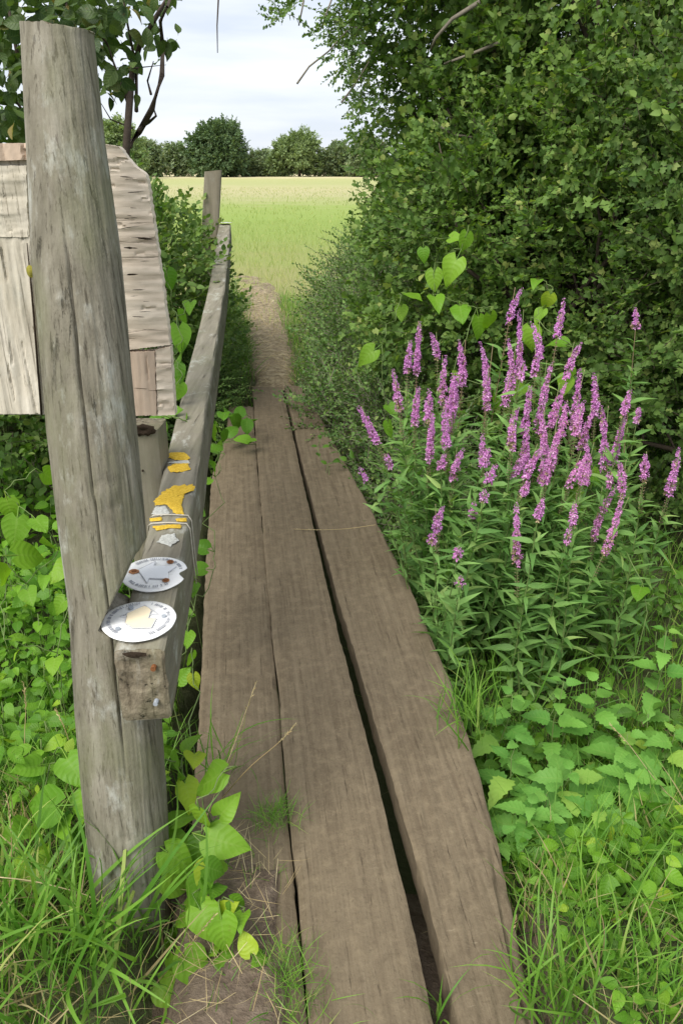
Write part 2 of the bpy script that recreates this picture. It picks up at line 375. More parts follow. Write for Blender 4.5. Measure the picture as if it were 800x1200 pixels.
SPR = {
 'haw': [sprig(i, .20, 12, .036, .031, 'haw', 5) for i in range(7)],
 'small': [sprig(20+i, .17, 14, .021, .014, 'ovate', 3) for i in range(6)],
 'oval': [sprig(40+i, .24, 9, .055, .036, 'ovate', 4) for i in range(6)],
 'fresh': [sprig(80+i, .22, 10, .048, .036, 'ovate' if i % 2 else 'haw', 5) for i in range(7)],
 'far': [sprig(60+i, .9, 10, .42, .34, 'ovate', 2, stem_r=.012, spread=1.4) for i in range(6)],
}
def blade_t(seed, Lb=.3, Wb=.006, n=5, bend=.6):
    rr = random.Random(seed); g = Geo(); v = []; uv = []
    b = rr.uniform(.15, 1.0)*bend; tw = rr.uniform(-.6, .6); y = z = 0.0
    for i in range(n+1):
        t = i/n; a = b*2.2*t**1.4
        if i: y += math.sin(a)*Lb/n; z += math.cos(a)*Lb/n
        wd = Wb/2*(1-t**2.2)*(.55+.45*min(1, t*4)); tt = tw*t
        v += [(-wd*math.cos(tt), y-wd*math.sin(tt), z), (wd*math.cos(tt), y+wd*math.sin(tt), z)]; uv += [(-1, t), (1, t)]
    g.add(v, [(2*i, 2*i+1, 2*i+3, 2*i+2) for i in range(n)], 0, uv); return g.tmpl()
BLADE = [blade_t(i) for i in range(12)]
BLADE_LONG = [blade_t(30+i, .3, .0055, 8, 1.0) for i in range(12)]
BLADE_STIFF = [blade_t(60+i, .3, .0045, 3, .35) for i in range(8)]
def yaw_frames(n, tilt=.25):
    a = rng.uniform(0, 2*math.pi, n); up = nrm(np.array([0, 0, 1.0])+rnd(n, 3, tilt)*np.array([1, 1, .2]))
    y = np.stack([np.cos(a), np.sin(a), np.zeros(n)], -1); y = nrm(y-up*np.sum(y*up, -1, keepdims=True)); s = np.cross(y, up)
    return np.stack([s, y, up], -1)

# ------------------------------------------------------------------ boardwalk axis and terrain
def xc(y): return .05-.1275*y                     # the joint between the first and second plank
def terrain(x, y):
    x = np.asarray(x, float); y = np.asarray(y, float); a = x-xc(np.clip(y, -1, 7))
    ditch = sstep(1.15, 2.1, y+.12*np.sin(a*3))*(1-sstep(4.6, 5.5, y+.1*np.sin(a*2)))
    z = -.03-.42*ditch
    under = sstep(-.34, -.27, a)*(1-sstep(.48, .56, a))*(1-sstep(5.1, 5.6, y))
    near = 1-sstep(.95, 1.35, y)
    z = z-.16*under
    left = sstep(-.30, -.24, a)*(1-sstep(-.035, .0, a))
    z = z+(.195)*left*(1-sstep(1.30, 1.52, y-.06*np.sin(a*30)))          # trodden soil over the near end of the first plank
    right = sstep(.425, .475, a+.03*np.sin(y*9))*(1-sstep(.6, .8, a))
    z = z+.05*right*near+.05*sstep(.42, .47, a)*(1-sstep(.55, .6, a))*near
    z = z+.05*(1-sstep(1.1, 1.5, y))*(1-sstep(-.9, -.3, a))*0
    z = z+.35*sstep(1.0, 2.4, a)*(1-sstep(14, 26, y))*.6+.2*(1-sstep(-2.2, -1.2, a))*sstep(2.0, 3.0, y)*(1-sstep(12, 20, y))
    return z
def axis(lo, hi, a, b, st, gr=1.18):
    c = list(np.arange(a, b, st)); s = st
    while c[-1] < hi: s *= gr; c.append(c[-1]+s)
    s = st; pre = []; p = a
    while p > lo: s *= gr; p -= s; pre.append(p)
    return np.array(pre[::-1]+c)
xs = axis(-500, 500, -2.0, 2.2, .035); ys = axis(-60, 700, .3, 7.0, .035)
X, Y = np.meshgrid(xs, ys); Z = terrain(X, Y)
nz = np.array([fbm(x*2.3, y*2.3, 0, 4) for x, y in zip(X.ravel(), Y.ravel())]).reshape(X.shape)
nz2 = np.array([fbm(x*14, y*14, 3, 3) for x, y in zip(X.ravel(), Y.ravel())]).reshape(X.shape)
nearm = 1-sstep(6, 14, np.abs(Y))
a_ = X-xc(np.clip(Y, -1, 7)); onpl = sstep(-.3, -.25, a_)*(1-sstep(.5, .56, a_))*sstep(1.2, 1.4, Y)*(1-sstep(5.2, 5.5, Y))
Z = Z+(nz*.035+nz2*.012)*nearm*(1-onpl)*np.where((a_ > -.26) & (a_ < .5), .35, 1)
NX, NY = len(xs), len(ys)
me = bpy.data.meshes.new('ground'); vi = np.arange(NX*NY).reshape(NY, NX)
q = np.stack([vi[:-1, :-1], vi[:-1, 1:], vi[1:, 1:], vi[1:, :-1]], -1).reshape(-1, 4)
me.from_pydata(np.stack([X, Y, Z], -1).reshape(-1, 3).tolist(), [], q.tolist()); me.polygons.foreach_set('use_smooth', [True]*len(q))
def ground_mat():
    t = NT('ground'); g = t.new('ShaderNodeNewGeometry'); pos = g.outputs['Position']
    sx = t.new('ShaderNodeSeparateXYZ'); t.lk(pos, sx.inputs[0]); y = sx.outputs[1]
    n1 = t.noise(pos, .35, 4); n2 = t.noise(t.mapped(pos, (.25, 1, 1)), 1.6, 5, .65); n3 = t.noise(pos, 22, 5, .7); n4 = t.noise(pos, 110, 4, .7)
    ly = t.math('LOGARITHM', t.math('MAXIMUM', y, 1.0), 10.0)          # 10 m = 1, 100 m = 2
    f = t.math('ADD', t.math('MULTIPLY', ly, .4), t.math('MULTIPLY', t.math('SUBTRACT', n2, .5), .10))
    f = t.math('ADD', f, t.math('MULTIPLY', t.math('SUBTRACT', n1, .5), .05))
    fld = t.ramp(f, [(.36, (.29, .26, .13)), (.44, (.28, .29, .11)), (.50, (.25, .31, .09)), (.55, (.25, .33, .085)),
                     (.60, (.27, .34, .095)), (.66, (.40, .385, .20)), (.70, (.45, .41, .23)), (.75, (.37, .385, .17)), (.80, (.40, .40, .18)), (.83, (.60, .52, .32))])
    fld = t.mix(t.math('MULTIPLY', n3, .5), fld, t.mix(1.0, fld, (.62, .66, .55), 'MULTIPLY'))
    soil = t.ramp(n3, [(.3, (.085, .062, .045)), (.55, (.15, .115, .085)), (.75, (.21, .165, .125))])
    soil = t.mix(t.ramp(n4, [(.55, 0.0), (.7, .5)]), soil, (.27, .21, .14))
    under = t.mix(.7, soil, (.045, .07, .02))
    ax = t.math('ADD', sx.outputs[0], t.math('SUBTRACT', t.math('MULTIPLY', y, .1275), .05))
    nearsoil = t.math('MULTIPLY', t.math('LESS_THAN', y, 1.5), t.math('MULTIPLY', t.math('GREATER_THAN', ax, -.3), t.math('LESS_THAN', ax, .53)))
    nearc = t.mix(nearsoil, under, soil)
    k = t.ramp(t.math('ADD', y, t.math('MULTIPLY', n1, 3.0)), [(0.0, 0.0), (1.0, 1.0)])
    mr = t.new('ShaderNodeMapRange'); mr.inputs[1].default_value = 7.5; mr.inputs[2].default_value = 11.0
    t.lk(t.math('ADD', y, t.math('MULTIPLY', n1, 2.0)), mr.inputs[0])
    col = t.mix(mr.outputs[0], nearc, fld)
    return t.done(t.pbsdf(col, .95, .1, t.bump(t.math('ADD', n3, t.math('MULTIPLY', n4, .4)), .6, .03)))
me.materials.append(ground_mat()); me.update()
ground = link('ground', me); tag(ground, kind='structure')

# path of trodden straw, leading from the planks into the field
pc = [onz(322, 452), onz(315, 400), onz(303, 350), onz(297, 332), onz(293, 322)]
pw = [.19, .22, .30, .36, .34]
g = Geo(); n = 160; v = []
PC = np.array(pc); tt = np.linspace(0, 1, len(pc)); ts = np.linspace(0, 1, n)
cx = np.interp(ts, tt, PC[:, 0]); cy = np.interp(ts, tt, PC[:, 1]); cw = np.interp(ts, tt, pw)
for i in range(n):
    for j in range(-6, 7):
        u = j/6; xx = cx[i]+u*(cw[i]+.06*fbm(u*2, cy[i]*1.5, 5)); yy = cy[i]
        v.append((xx, yy, terrain(xx, yy)+.02+.02*(1-u*u)+.012*fbm(xx*9, yy*9, 1)-.05*abs(u)**6-.045*sstep(.55, 1.0, ts[i])+.06*fbm(xx*3.5, yy*2.2, 7)*sstep(.35, .7, ts[i])))
g.add(v, [(i*13+j, i*13+j+1, (i+1)*13+j+1, (i+1)*13+j) for i in range(n-1) for j in range(12)])
def path_mat():
    t = NT('straw_path'); gg = t.new('ShaderNodeNewGeometry'); n1 = t.noise(gg.outputs['Position'], 17, 6, .78); n2 = t.noise(gg.outputs['Position'], 4, 3)
    c = t.ramp(n1, [(.34, (.10, .078, .05)), (.5, (.24, .195, .125)), (.66, (.42, .36, .235))])
    c = t.mix(t.ramp(n2, [(.4, 0.0), (.7, .5)]), c, (.22, .17, .12))
    return t.done(t.pbsdf(c, .95, .1, t.bump(n1, .8, .02)))
path = tag(link('path', g.mesh('path', [path_mat()])), kind='structure')

# ------------------------------------------------------------------ footbridge of three planks
bridge = thing('footbridge', 'brown plank footbridge of three long boards crossing the ditch towards the field', 'footbridge', (0, 0, 0))
def plank(left, right, z0, thick, seed, label, jag=0.0, edge=0):
    """left/right: lists of (x, y) edge stations, same y"""
    le = np.array(left); ri = np.array(right); y0, y1 = le[0, 1], le[-1, 1]; n = int((y1-y0)/.02); m = 18 if not edge else 40
    v = []; rr = random.Random(seed)
    ysr = np.linspace(y0, y1, n)
    for k, yy in enumerate(ysr):
        xl = np.interp(yy, le[:, 1], le[:, 0])+.004*fbm(yy*3, seed, 0)+.0025*fbm(yy*20, seed, 1)
        xr = np.interp(yy, ri[:, 1], ri[:, 0])+.004*fbm(yy*3, seed, 7)+.0025*fbm(yy*20, seed, 8)
        cup = .004*math.sin(yy*1.3+seed)
        for j in range(m+1):
            u = j/m; x = xl+(xr-xl)*u; e = min(u, 1-u)
            yj = yy+(jag*fbm(u*9, seed, 2) if k in (0, n-1) else 0)
            z = z0+cup*(2*u-1)-.006*math.exp(-e*70)*(1+.6*fbm(yy*8, u*2, seed))+.0032*fbm(x*40, yy*2.2, seed)+.002*fbm(x*90, yy*14, seed)
            if edge:                                  # rotten outer edge: a crack and a broken strip that has sunk
                uc = .865+.03*fbm(yy*5, 2, 2); st_ = (1-sstep(1.22, 1.36, yy))
                z -= (.010*math.exp(-((u-uc)/.022)**2)+.012*sstep(uc, uc+.03, u)*(1+.6*fbm(yy*22, u*9, 4)))*st_
            v.append((x, yj, z))
    t_ = len(v); top = [(i*(m+1)+j, i*(m+1)+j+1, (i+1)*(m+1)+j+1, (i+1)*(m+1)+j) for i in range(n-1) for j in range(m)]
    loop = [i*(m+1) for i in range(n)][::-1]+list(range(m+1))[1:]+[i*(m+1)+m for i in range(n)][1:]+[(n-1)*(m+1)+j for j in range(m-1, 0, -1)]
    b = [(v[i][0], v[i][1], z0-thick) for i in loop]; k = len(loop)
    f = top+[(loop[i], t_+i, t_+(i+1) % k, loop[(i+1) % k]) for i in range(k)]
    g = Geo(); g.add(v+b, f); o = link('plank', g.mesh('plank', [M['plank']]), bridge)
    md = o.modifiers.new('n', 'EDGE_SPLIT'); md.split_angle = R(40)
    if label: o['label'] = label
    return o
def xl12(y): return .05-.1275*y
plank([(-.225, .55), (-.335, 1.2), (-.388, 1.57), (-.405, 1.74), (-.555, 2.79), (-.672, 3.72), (-.672, 3.95), (-.69, 4.4), (-.75, 4.95)],
      [(-.017, .55), (-.102, 1.2), (-.154, 1.57), (-.174, 1.74), (-.312, 2.79), (-.434, 3.72), (-.464, 3.95), (-.520, 4.4), (-.586, 4.95)], -.012, .075, 3,
      'left plank with soil and leaves over its ends', .02)
plank([(-.012, .55), (-.079, 1.06), (-.150, 1.57), (-.188, 1.887), (-.278, 2.52), (-.480, 4.105), (-.592, 5.036), (-.640, 5.40)],
      [(.222, .55), (.166, .968), (.139, 1.181), (.088, 1.57), (.039, 1.887), (-.044, 2.45), (-.214, 3.758), (-.425, 5.40)], 0.0, .08, 11, 'middle plank beside the wide open gap', .012)
plank([(.262, .55), (.209, .968), (.184, 1.181), (.124, 1.57), (.077, 1.887), (-.013, 2.45), (-.197, 3.758), (-.411, 5.42)],
      [(.385, .55), (.372, .80), (.362, .95), (.366, 1.12), (.368, 1.271), (.360, 1.555), (.335, 1.938), (.257, 2.512), (.121, 3.312), (-.270, 5.42)], .004, .08, 23, 'right plank with a worn ragged outer edge', .012, 1)
for yy in (5.1,):
    g = Geo(); a0 = Matrix.Rotation(R(7.2), 3, 'Z'); g.box((xc(yy)+.1, yy, -.155), (.30, .06, .06), np.array(a0)); link('bearer', g.mesh('bearer', [M['square_post']], False), bridge)

# ------------------------------------------------------------------ handrail
RD = [1.165, 1.65, 2.3, 2.9, 3.8, 4.8, 6.0, 6.7]; RZ = [.652, .694, .703, .716, .745, .81, .935, 1.016]
RPX = [(162, 757), (201.5, 600), (221, 500), (233, 440), (246, 380), (255.5, 332), (261, 285), (263.5, 262)]
RX = [ony(p[0], p[1], d)[0] for p, d in zip(RPX, RD)]
def smooth(xq, x, y):
    yy = np.interp(np.linspace(x[0], x[-1], 200), x, y); k = np.ones(31)/31
    pad = np.concatenate([2*yy[0]-yy[15:0:-1], yy, 2*yy[-1]-yy[-2:-17:-1]]); ys_ = np.convolve(pad, k, 'valid')
    return np.interp(xq, np.linspace(x[0], x[-1], 200), ys_)
def rail_c(d): return float(smooth(d, RD, RX)), float(smooth(d, RD, RZ))
RW, RH = .0455, .160
rail = thing('handrail', 'long grey square timber handrail with orange lichen running beside the planks', 'handrail', (rail_c(1.165)[0], 1.165, 0))
rb = np.array(rail.location)
g = Geo(); ds = np.linspace(1.165, 6.7, 220); v = []
sec = []
for (sx_, sz_) in ((-1, 1), (1, 1), (1, -1), (-1, -1)):
    pass
def rsec():
    o = []; W_, T = RW, RH; c = .007
    def seg(p, q_, k):
        for i in range(k): o.append((p[0]+(q_[0]-p[0])*i/k, p[1]+(q_[1]-p[1])*i/k))
    seg((-W_+c, 0), (W_-c, 0), 10); seg((W_-c, 0), (W_, -c), 2); seg((W_, -c), (W_, -T+c), 8); seg((W_, -T+c), (W_-c, -T), 1)
    seg((W_-c, -T), (-W_+c, -T), 4); seg((-W_+c, -T), (-W_, -T+c), 1); seg((-W_, -T+c), (-W_, -c), 8); seg((-W_, -c), (-W_+c, 0), 2)
    return o
sec = rsec(); ns_ = len(sec)
for i, d in enumerate(ds):
    cx_, cz_ = rail_c(d); c2 = rail_c(d+.05); dx = (c2[0]-cx_)/.05; l = math.hypot(dx, 1); sxv = np.array([1/l, -dx/l, 0])
    for (a, b) in sec:
        w_ = .0022*fbm(a*60, d*2.5, b*60)+.0012*fbm(a*200, d*9, b*200)
        s_ = 1+.02*fbm(d*1.5, 3, 0); s_ *= 1.0+.06*sstep(1.5, 3.0, d)
        v.append(tuple(np.array([cx_, d, cz_])+sxv*(a*s_+w_)+np.array([0, 0, b*s_+w_])-rb))
f = [(i*ns_+j, (i+1)*ns_+j, (i+1)*ns_+(j+1) % ns_, i*ns_+(j+1) % ns_) for i in range(len(ds)-1) for j in range(ns_)]
g.add(v, f)
# cracked end grain on the near end: a fan set in fine rings
c0 = np.mean(np.array(v[:ns_]), 0); ev = []; ef = []
for k in range(9):
    for j in range(ns_):
        p = c0+(np.array(v[j])-c0)*(1-k/8.2); crk = .0035*fbm(p[0]*60, p[2]*60, 2)*min(1, (8-k)/4)
        ev.append((p[0], p[1]-(.003+crk if k else -.0005)*(-1 if False else 1), p[2]))
for k in range(8):
    for j in range(ns_): ef.append((k*ns_+j, k*ns_+(j+1) % ns_, (k+1)*ns_+(j+1) % ns_, (k+1)*ns_+j))
ef.append(tuple(8*ns_+j for j in range(ns_)))
g.add(ev, ef, 1)
g.add(v[-ns_:], [tuple(range(ns_))], 0)
o = link('beam', g.mesh('beam', [M['rail'], M['endgrain']]), rail); md = o.modifiers.new('n', 'EDGE_SPLIT'); md.split_angle = R(50)
def rail_top(px, py, lift=.002):       # the point of the rail's top surface seen there
    lo, hi = 1.165, 6.7
    for _ in range(40):
        mid = (lo+hi)/2; p = ony(px, py, mid)
        if p[2] > rail_c(mid)[1]: lo = mid
        else: hi = mid
    p = ony(px, py, lo); return np.array([p[0], p[1], rail_c(lo)[1]+lift])
def blob_on_rail(name, poly, mat, parent, h=.003, sub=9):
    """a lichen crust: outline on the rail top, raised and ragged"""
    P_ = np.array([rail_top(*p, .0) for p in poly]); n0 = len(P_); c = P_.mean(0)
    Q = []
    for i in range(n0):
        for k in range(sub):
            q_ = P_[i]+(P_[(i+1) % n0]-P_[i])*k/sub; dv = q_-c
            Q.append(c+dv*(1+.16*fbm(q_[0]*130, q_[1]*80, 4)+.05*fbm(q_[0]*420, q_[1]*300, 8)))
    m_ = len(Q); v = []
    for sc_, hh in ((1.0, .0008), (.93, h*.8), (.6, h), (.25, h*.9)):
        for q_ in Q:
            p = c+(q_-c)*sc_; p[2] = rail_c(p[1])[1]+hh+.0008*fbm(p[0]*300, p[1]*300, 1)+.0012; v.append(p-rb)
    f = [(k*m_+j, k*m_+(j+1) % m_, (k+1)*m_+(j+1) % m_, (k+1)*m_+j) for k in range(3) for j in range(m_)]+[tuple(3*m_+j for j in range(m_))]
    g = Geo(); g.add(v, f); o = link(name, g.mesh(name, [mat]), parent); return o
for poly in ([(194, 536), (200, 531), (216, 531), (223, 536), (221, 540), (206, 540)], [(196, 548), (206, 544), (221, 544), (223, 551), (214, 554), (200, 554)],
             [(181, 588), (192, 576), (204, 570), (226, 568), (227, 576), (217, 578), (213, 592), (216, 604), (204, 602), (196, 592), (183, 593)],
             [(175, 609), (190, 607), (190, 611), (176, 612)], [(206, 609), (219, 608), (219, 612), (207, 612)], [(180, 618), (196, 616), (214, 616), (211, 620), (198, 620), (184, 623)]):
    blob_on_rail('lichen_patch', poly, M['lichen_y'], rail)
for poly in ([(196, 543), (206, 541), (221, 540), (222, 544), (208, 544)], [(178, 603), (182, 595), (194, 593), (199, 602), (190, 606)], [(184, 636), (190, 628), (204, 626), (210, 634), (200, 641)],
             ):
    o = blob_on_rail('lichen_patch', poly, M['lichen_w'], rail, .0018); o['label'] = 'pale grey lichen patch'
for py in (605.5, 615):
    d = rail_top(195, py)[1]; cx_, cz_ = rail_c(d); g = Geo(); e = .0035
    pts = [(cx_-RW-e, d, cz_-RH-e), (cx_-RW-e, d, cz_+e-.006), (cx_-RW+.004, d+.001, cz_+e), (cx_, d+.003, cz_+e+.001), (cx_+RW-.004, d, cz_+e), (cx_+RW+e, d-.003, cz_-.008), (cx_+RW+e, d+.004, cz_-RH*.6), (cx_+RW+e, d+.012, cz_-RH-e)]
    g.tube([np.array(p)-rb for p in pts], .0015, 6); link('wire_band', g.mesh('wire_band', [M['wire']]), rail)
# bolt head and nail in the near end
g = Geo(); p = ony(183, 823, 1.157); g.tube([p-rb+np.array([0, .006, 0]), p-rb+np.array([0, -.006, 0])], .0045, 8); link('bolt', g.mesh('bolt', [M['steel']], False), rail)
g = Geo(); p = ony(180, 783, 1.157); g.tube([p-rb+np.array([0, .006, 0]), p-rb+np.array([0, -.004, 0])], .005, 8); link('nail', g.mesh('nail', [M['rust']], False), rail)
g = Geo(); vv = []
pk = ony(158, 766, 1.157)
for j in range(14):
    an = j/14*2*math.pi; k = 1+.4*fbm(j*1.7, 2, 0); vv.append(pk-rb+np.array([.022*k*math.cos(an), -.0035, .007*k*math.sin(an)]))
vv.append(pk-rb+np.array([0, -.0055, 0])); g.add(vv, [(j, (j+1) % 14, 14) for j in range(14)]); link('rot_patch', g.mesh('rot_patch', [M['dark_rot']]), rail)

# ------------------------------------------------------------------ round gate post
LE = [(27, 33), (33, 150), (40, 300), (57, 500), (83, 700), (97, 900), (106, 1000), (112, 1060), (118, 1120)]
REd = [(109, 45), (121, 160), (140, 300), (158, 500), (178, 730), (190, 850), (196, 950), (199, 1060), (201, 1120)]
def px_at(E, y): return np.interp(y, [e[1] for e in E], [e[0] for e in E])
post = thing('wooden_post', 'tall thick round weathered post, grey and cracked, holding the near end of the handrail', 'post', (-.44, 1.22, -.1))
pb = np.array(post.location); g = Geo(); v = []; NA = 210; NZ = 260
st = []
for k in range(NZ):
    py = 33+(1120-33)*(1-k/(NZ-1)); d = 1.200+.22*(1-(py-33)/1087)
    a, b = px_at(LE, py), px_at(REd, py); pm = ony((a+b)/2, py, d); dep = proj(pm)[2]; st.append((pm, (b-a)/2*dep/F))
for k, (pm, r) in enumerate(st):
    for j in range(NA):
        an = 2*math.pi*j/NA; ca, sa = math.cos(an), math.sin(an)
        z = pm[2]; rr_ = r*(1+.03*fbm(ca*1.2, sa*1.2, z*1.5)+.014*fbm(ca*9, sa*9, z*2.0)+.012*fbm(ca*26, sa*26, z*3)+.006*fbm(ca*60, sa*60, z*7))
        # long drying crack down the front, knots and a notch line
        crack_an = -1.42+.22*(1.2-z)+.03*fbm(z*6, 4, 4); dd = abs((an-crack_an+math.pi) % (2*math.pi)-math.pi)
        if z > .25: rr_ -= .012*math.exp(-(dd/(.018+.010*fbm(z*3, 1, 1)))**2)*sstep(.3, .5, z)*(1-sstep(1.25, 1.4, z))
        for (ka, kz, kr) in ((-1.1, .92, .020), (-1.75, 1.25, .010), (-1.35, .18, .016)):
            da = ((an-ka+math.pi) % (2*math.pi)-math.pi)*r; q_ = math.hypot(da, z-kz)/kr; rr_ += .0012*math.exp(-q_*q_)-.0016*math.exp(-(q_-1.3)**2*6)
        x = pm[0]+rr_*ca; y = pm[1]+rr_*sa
        if .490 < z < .84:
            cxr, czr = rail_c(max(1.165, y)); lim = cxr-RW-.003
            if z > .648: lim = float(np.interp(z, [.648, .662, .79, .84], [lim, min(lim, -.452), -.384, -.33] if y < 1.335 else [lim, -.466, -.428, -.33]))       # sloping saw cut above the rail
            wgt = sstep(.490, .496, z)
            if x > lim: x = x+(lim-x)*wgt
        zz = z
        if k >= NZ-1: zz = z-.006*ca+.003*fbm(ca*4, sa*4, 3)
        v.append((x-pb[0], y-pb[1], zz-pb[2]))
f = [(k*NA+j, k*NA+(j+1) % NA, (k+1)*NA+(j+1) % NA, (k+1)*NA+j) for k in range(NZ-1) for j in range(NA)]
g.add(v, f); g.add(v[-NA:], [tuple(range(NA))], 1)
link('trunk', g.mesh('trunk', [M['post'], M['endgrain']]), post)

# ------------------------------------------------------------------ far square post and short post
def square_post(name, label, top, base, half, yaw, mat, cut=0.0):
    t_ = thing(name, label, 'post', base); g = Geo(); n = 60; v = []; S_ = []
    for a, b in ((-1, -1), (1, -1), (1, 1), (-1, 1)):
        a2, b2 = {(-1, -1): (1, -1), (1, -1): (1, 1), (1, 1): (-1, 1), (-1, 1): (-1, -1)}[(a, b)]
        for i in range(6):
            q_ = (i+.35)/6.0; S_.append((a+(a2-a)*q_, b+(b2-b)*q_))
    rm = Matrix.Rotation(yaw, 3, 'Z')
    for k in range(n):
        t = k/(n-1); c = np.array(base)+(np.array(top)-np.array(base))*t
        for (a, b) in S_:
            p = rm @ Vector((a*half, b*half, 0)); wv = .002*fbm(a*8, b*8, t*5)+.001*fbm(a*30, b*30, t*9)
            v.append((c[0]+p.x*(1+wv*8)-base[0], c[1]+p.y*(1+wv*8)-base[1], c[2]-base[2]+(cut*a if k == n-1 else 0)))
    m_ = len(S_); g.add(v, [(k*m_+j, k*m_+(j+1) % m_, (k+1)*m_+(j+1) % m_, (k+1)*m_+j) for k in range(n-1) for j in range(m_)])
    g.add(v[-m_:], [tuple(range(m_))], 1)
    o = link('shaft', g.mesh('shaft', [mat, M['endgrain']]), t_); md = o.modifiers.new('n', 'EDGE_SPLIT'); md.split_angle = R(40); return t_
tp = ony(250, 200, 6.75); bp = ony(240.5, 390, 6.75)
bp2 = tp+(bp-tp)*1.35
square_post('wooden_post', 'leaning square brown post at the far end of the handrail, against the field', tuple(tp), tuple(bp2), .066, R(4), M['square_post'], .006)
tp = ony(167.5, 497, 2.0); bp = np.array([tp[0]-.003, 2.0, .34])
sp = square_post('wooden_post', 'short square timber stub with dark knotted top, fixed to the rail behind the round post', tuple(tp), tuple(bp), .053, R(-3), M['square_post'])
sb = np.array(sp.location)
g = Geo(); pk = ony(168, 504, 1.943); vv = []
for ring, (kk, yy) in enumerate(((1.0, .0), (.75, -.004), (.4, -.003), (.15, .001))):
    for j in range(20):
        an = j/20*2*math.pi; q_ = kk*(1+.35*fbm(j*.9, 2, ring)); vv.append(pk-sb+np.array([.034*q_*math.cos(an), yy, .016*q_*math.sin(an)]))
g.add(vv, [(k*20+j, k*20+(j+1) % 20, (k+1)*20+(j+1) % 20, (k+1)*20+j) for k in range(3) for j in range(20)]+[tuple(60+j for j in range(20))]); link('knot', g.mesh('knot', [M['dark_rot']]), sp)
g = Geo(); p = ony(167.5, 551.5, 1.945); g.tube([p-sb+np.array([0, .004, 0]), p-sb+np.array([0, -.002, 0])], .0028, 8); link('nail', g.mesh('nail', [M['dark_rot']], False), sp)
g = Geo(); a_, b_ = ony(156.5, 570, 1.937), ony(159, 625, 1.937); g.tube([a_-sb, (a_+b_)/2-sb+np.array([.001, 0, 0]), b_-sb], [.003, .004, .003], 6); link('moss_streak', g.mesh('moss_streak', [M['moss']]), sp)

# ------------------------------------------------------------------ delaminated plywood board behind the post
BD = 1.56
board = thing('plywood_board', 'weathered bleached plywood board with peeling layers fixed behind the tall post', 'board', tuple(ony(100, 487, BD)))
bb = np.array(board.location)
def board_piece(name, poly, d, thick, mat, seed, rel=.004, horiz=False, nx=26, nz_=44, rag=.0015, label=None):
    """a sheet with the outline poly (as seen face on, left/right edges by height), real thickness and torn relief"""
    Lp = sorted([p for p in poly['L']], key=lambda p: -p[1]); Rp = sorted([p for p in poly['R']], key=lambda p: -p[1])
    y0 = max(Lp[0][1], Rp[0][1]); y1 = min(Lp[-1][1], Rp[-1][1]); v = []
    for i in range(nz_+1):
        t = i/nz_
        for j in range(nx+1):
            u = j/nx
            yl = Lp[0][1]+(Lp[-1][1]-Lp[0][1])*t; yr = Rp[0][1]+(Rp[-1][1]-Rp[0][1])*t
            xl = np.interp(-yl, [-p[1] for p in Lp], [p[0] for p in Lp]); xr = np.interp(-yr, [-p[1] for p in Rp], [p[0] for p in Rp])
            p = ony(xl+(xr-xl)*u, yl+(yr-yl)*u, d)
            e = (1 if j in (0, nx) else 0); p[0] += e*rag*fbm(i*.5, seed, j*.01); p[2] += (rag*fbm(j*.6, seed, 5) if i in (0, nz_) else 0)
            if horiz: h = rel*(fbm(p[0]*9, seed, p[2]*75, 4)); cr = fbm(p[0]*13+9, seed+4, p[2]*70, 2)
            else: h = rel*(fbm(p[0]*70, seed, p[2]*6, 4)); cr = fbm(p[0]*80, seed+4, p[2]*7, 2)
            if cr > .55: h -= rel*1.0
            v.append(p+np.array([0, -h, 0])-bb)
    n1 = nx+1; T_ = len(v); f = [(i*n1+j, i*n1+j+1, (i+1)*n1+j+1, (i+1)*n1+j) for i in range(nz_) for j in range(nx)]
    loop = list(range(n1))+[i*n1+nx for i in range(1, nz_+1)]+[nz_*n1+j for j in range(nx-1, -1, -1)]+[i*n1 for i in range(nz_-1, 0, -1)]
    k = len(loop); b = [v[q_]+np.array([0, thick, 0]) for q_ in loop]
    f += [(loop[(i+1) % k], loop[i], T_+i, T_+(i+1) % k) for i in range(k)]+[tuple(T_+i for i in range(k))]
    g = Geo(); g.add(v+b, f); o = link(name, g.mesh(name, [mat]), board); md = o.modifiers.new('n', 'EDGE_SPLIT'); md.split_angle = R(45)
    if label: o['label'] = label
    return o
board_piece('panel', dict(L=[(-70, 486), (-70, 180)], R=[(160, 486), (128, 182)]), BD+.012, .012, M['veneer'], 3, .003, nx=80, nz_=60)
board_piece('veneer_sheet', dict(L=[(-70, 485.5), (-70, 250)], R=[(47, 485), (42, 380), (33, 250)]), BD, .010, M['veneer'], 8, .0032, nx=80, nz_=70)
board_piece('veneer_sheet', dict(L=[(-70, 276), (-70, 194)], R=[(33, 278), (31, 194)]), BD-.001, .009, M['veneer'], 12, .0028, horiz=True, nx=50, nz_=36)
board_piece('top_edge', dict(L=[(-70, 191), (-70, 169)], R=[(62, 186), (62, 167)]), BD-.003, .022, M['bare_ply'], 5, .005, nx=60, nz_=10, label='torn brown top edge')
board_piece('veneer_sheet', dict(L=[(143, 411), (122, 169)], R=[(199, 404), (189, 320), (184, 290), (177, 240), (172, 205), (160, 196), (150, 186), (140, 172)]), BD-.002, .024, M['ply_pink'], 21, .0026, horiz=True, nx=40, nz_=110, rag=.002, label='pinkish sheet split into horizontal layers')
board_piece('veneer_sheet', dict(L=[(146, 487), (143, 413)], R=[(184, 487), (181, 412)]), BD-.0045, .026, M['bare_ply'], 31, .0025, nx=24, nz_=24, label='bare pinkish strip at the bottom corner')
board_piece('veneer_sheet', dict(L=[(185, 487), (182, 410)], R=[(205, 486), (199.5, 406)]), BD-.0035, .025, M['ply_pink'], 37, .004, horiz=True, nx=14, nz_=30)
rr = random.Random(4)
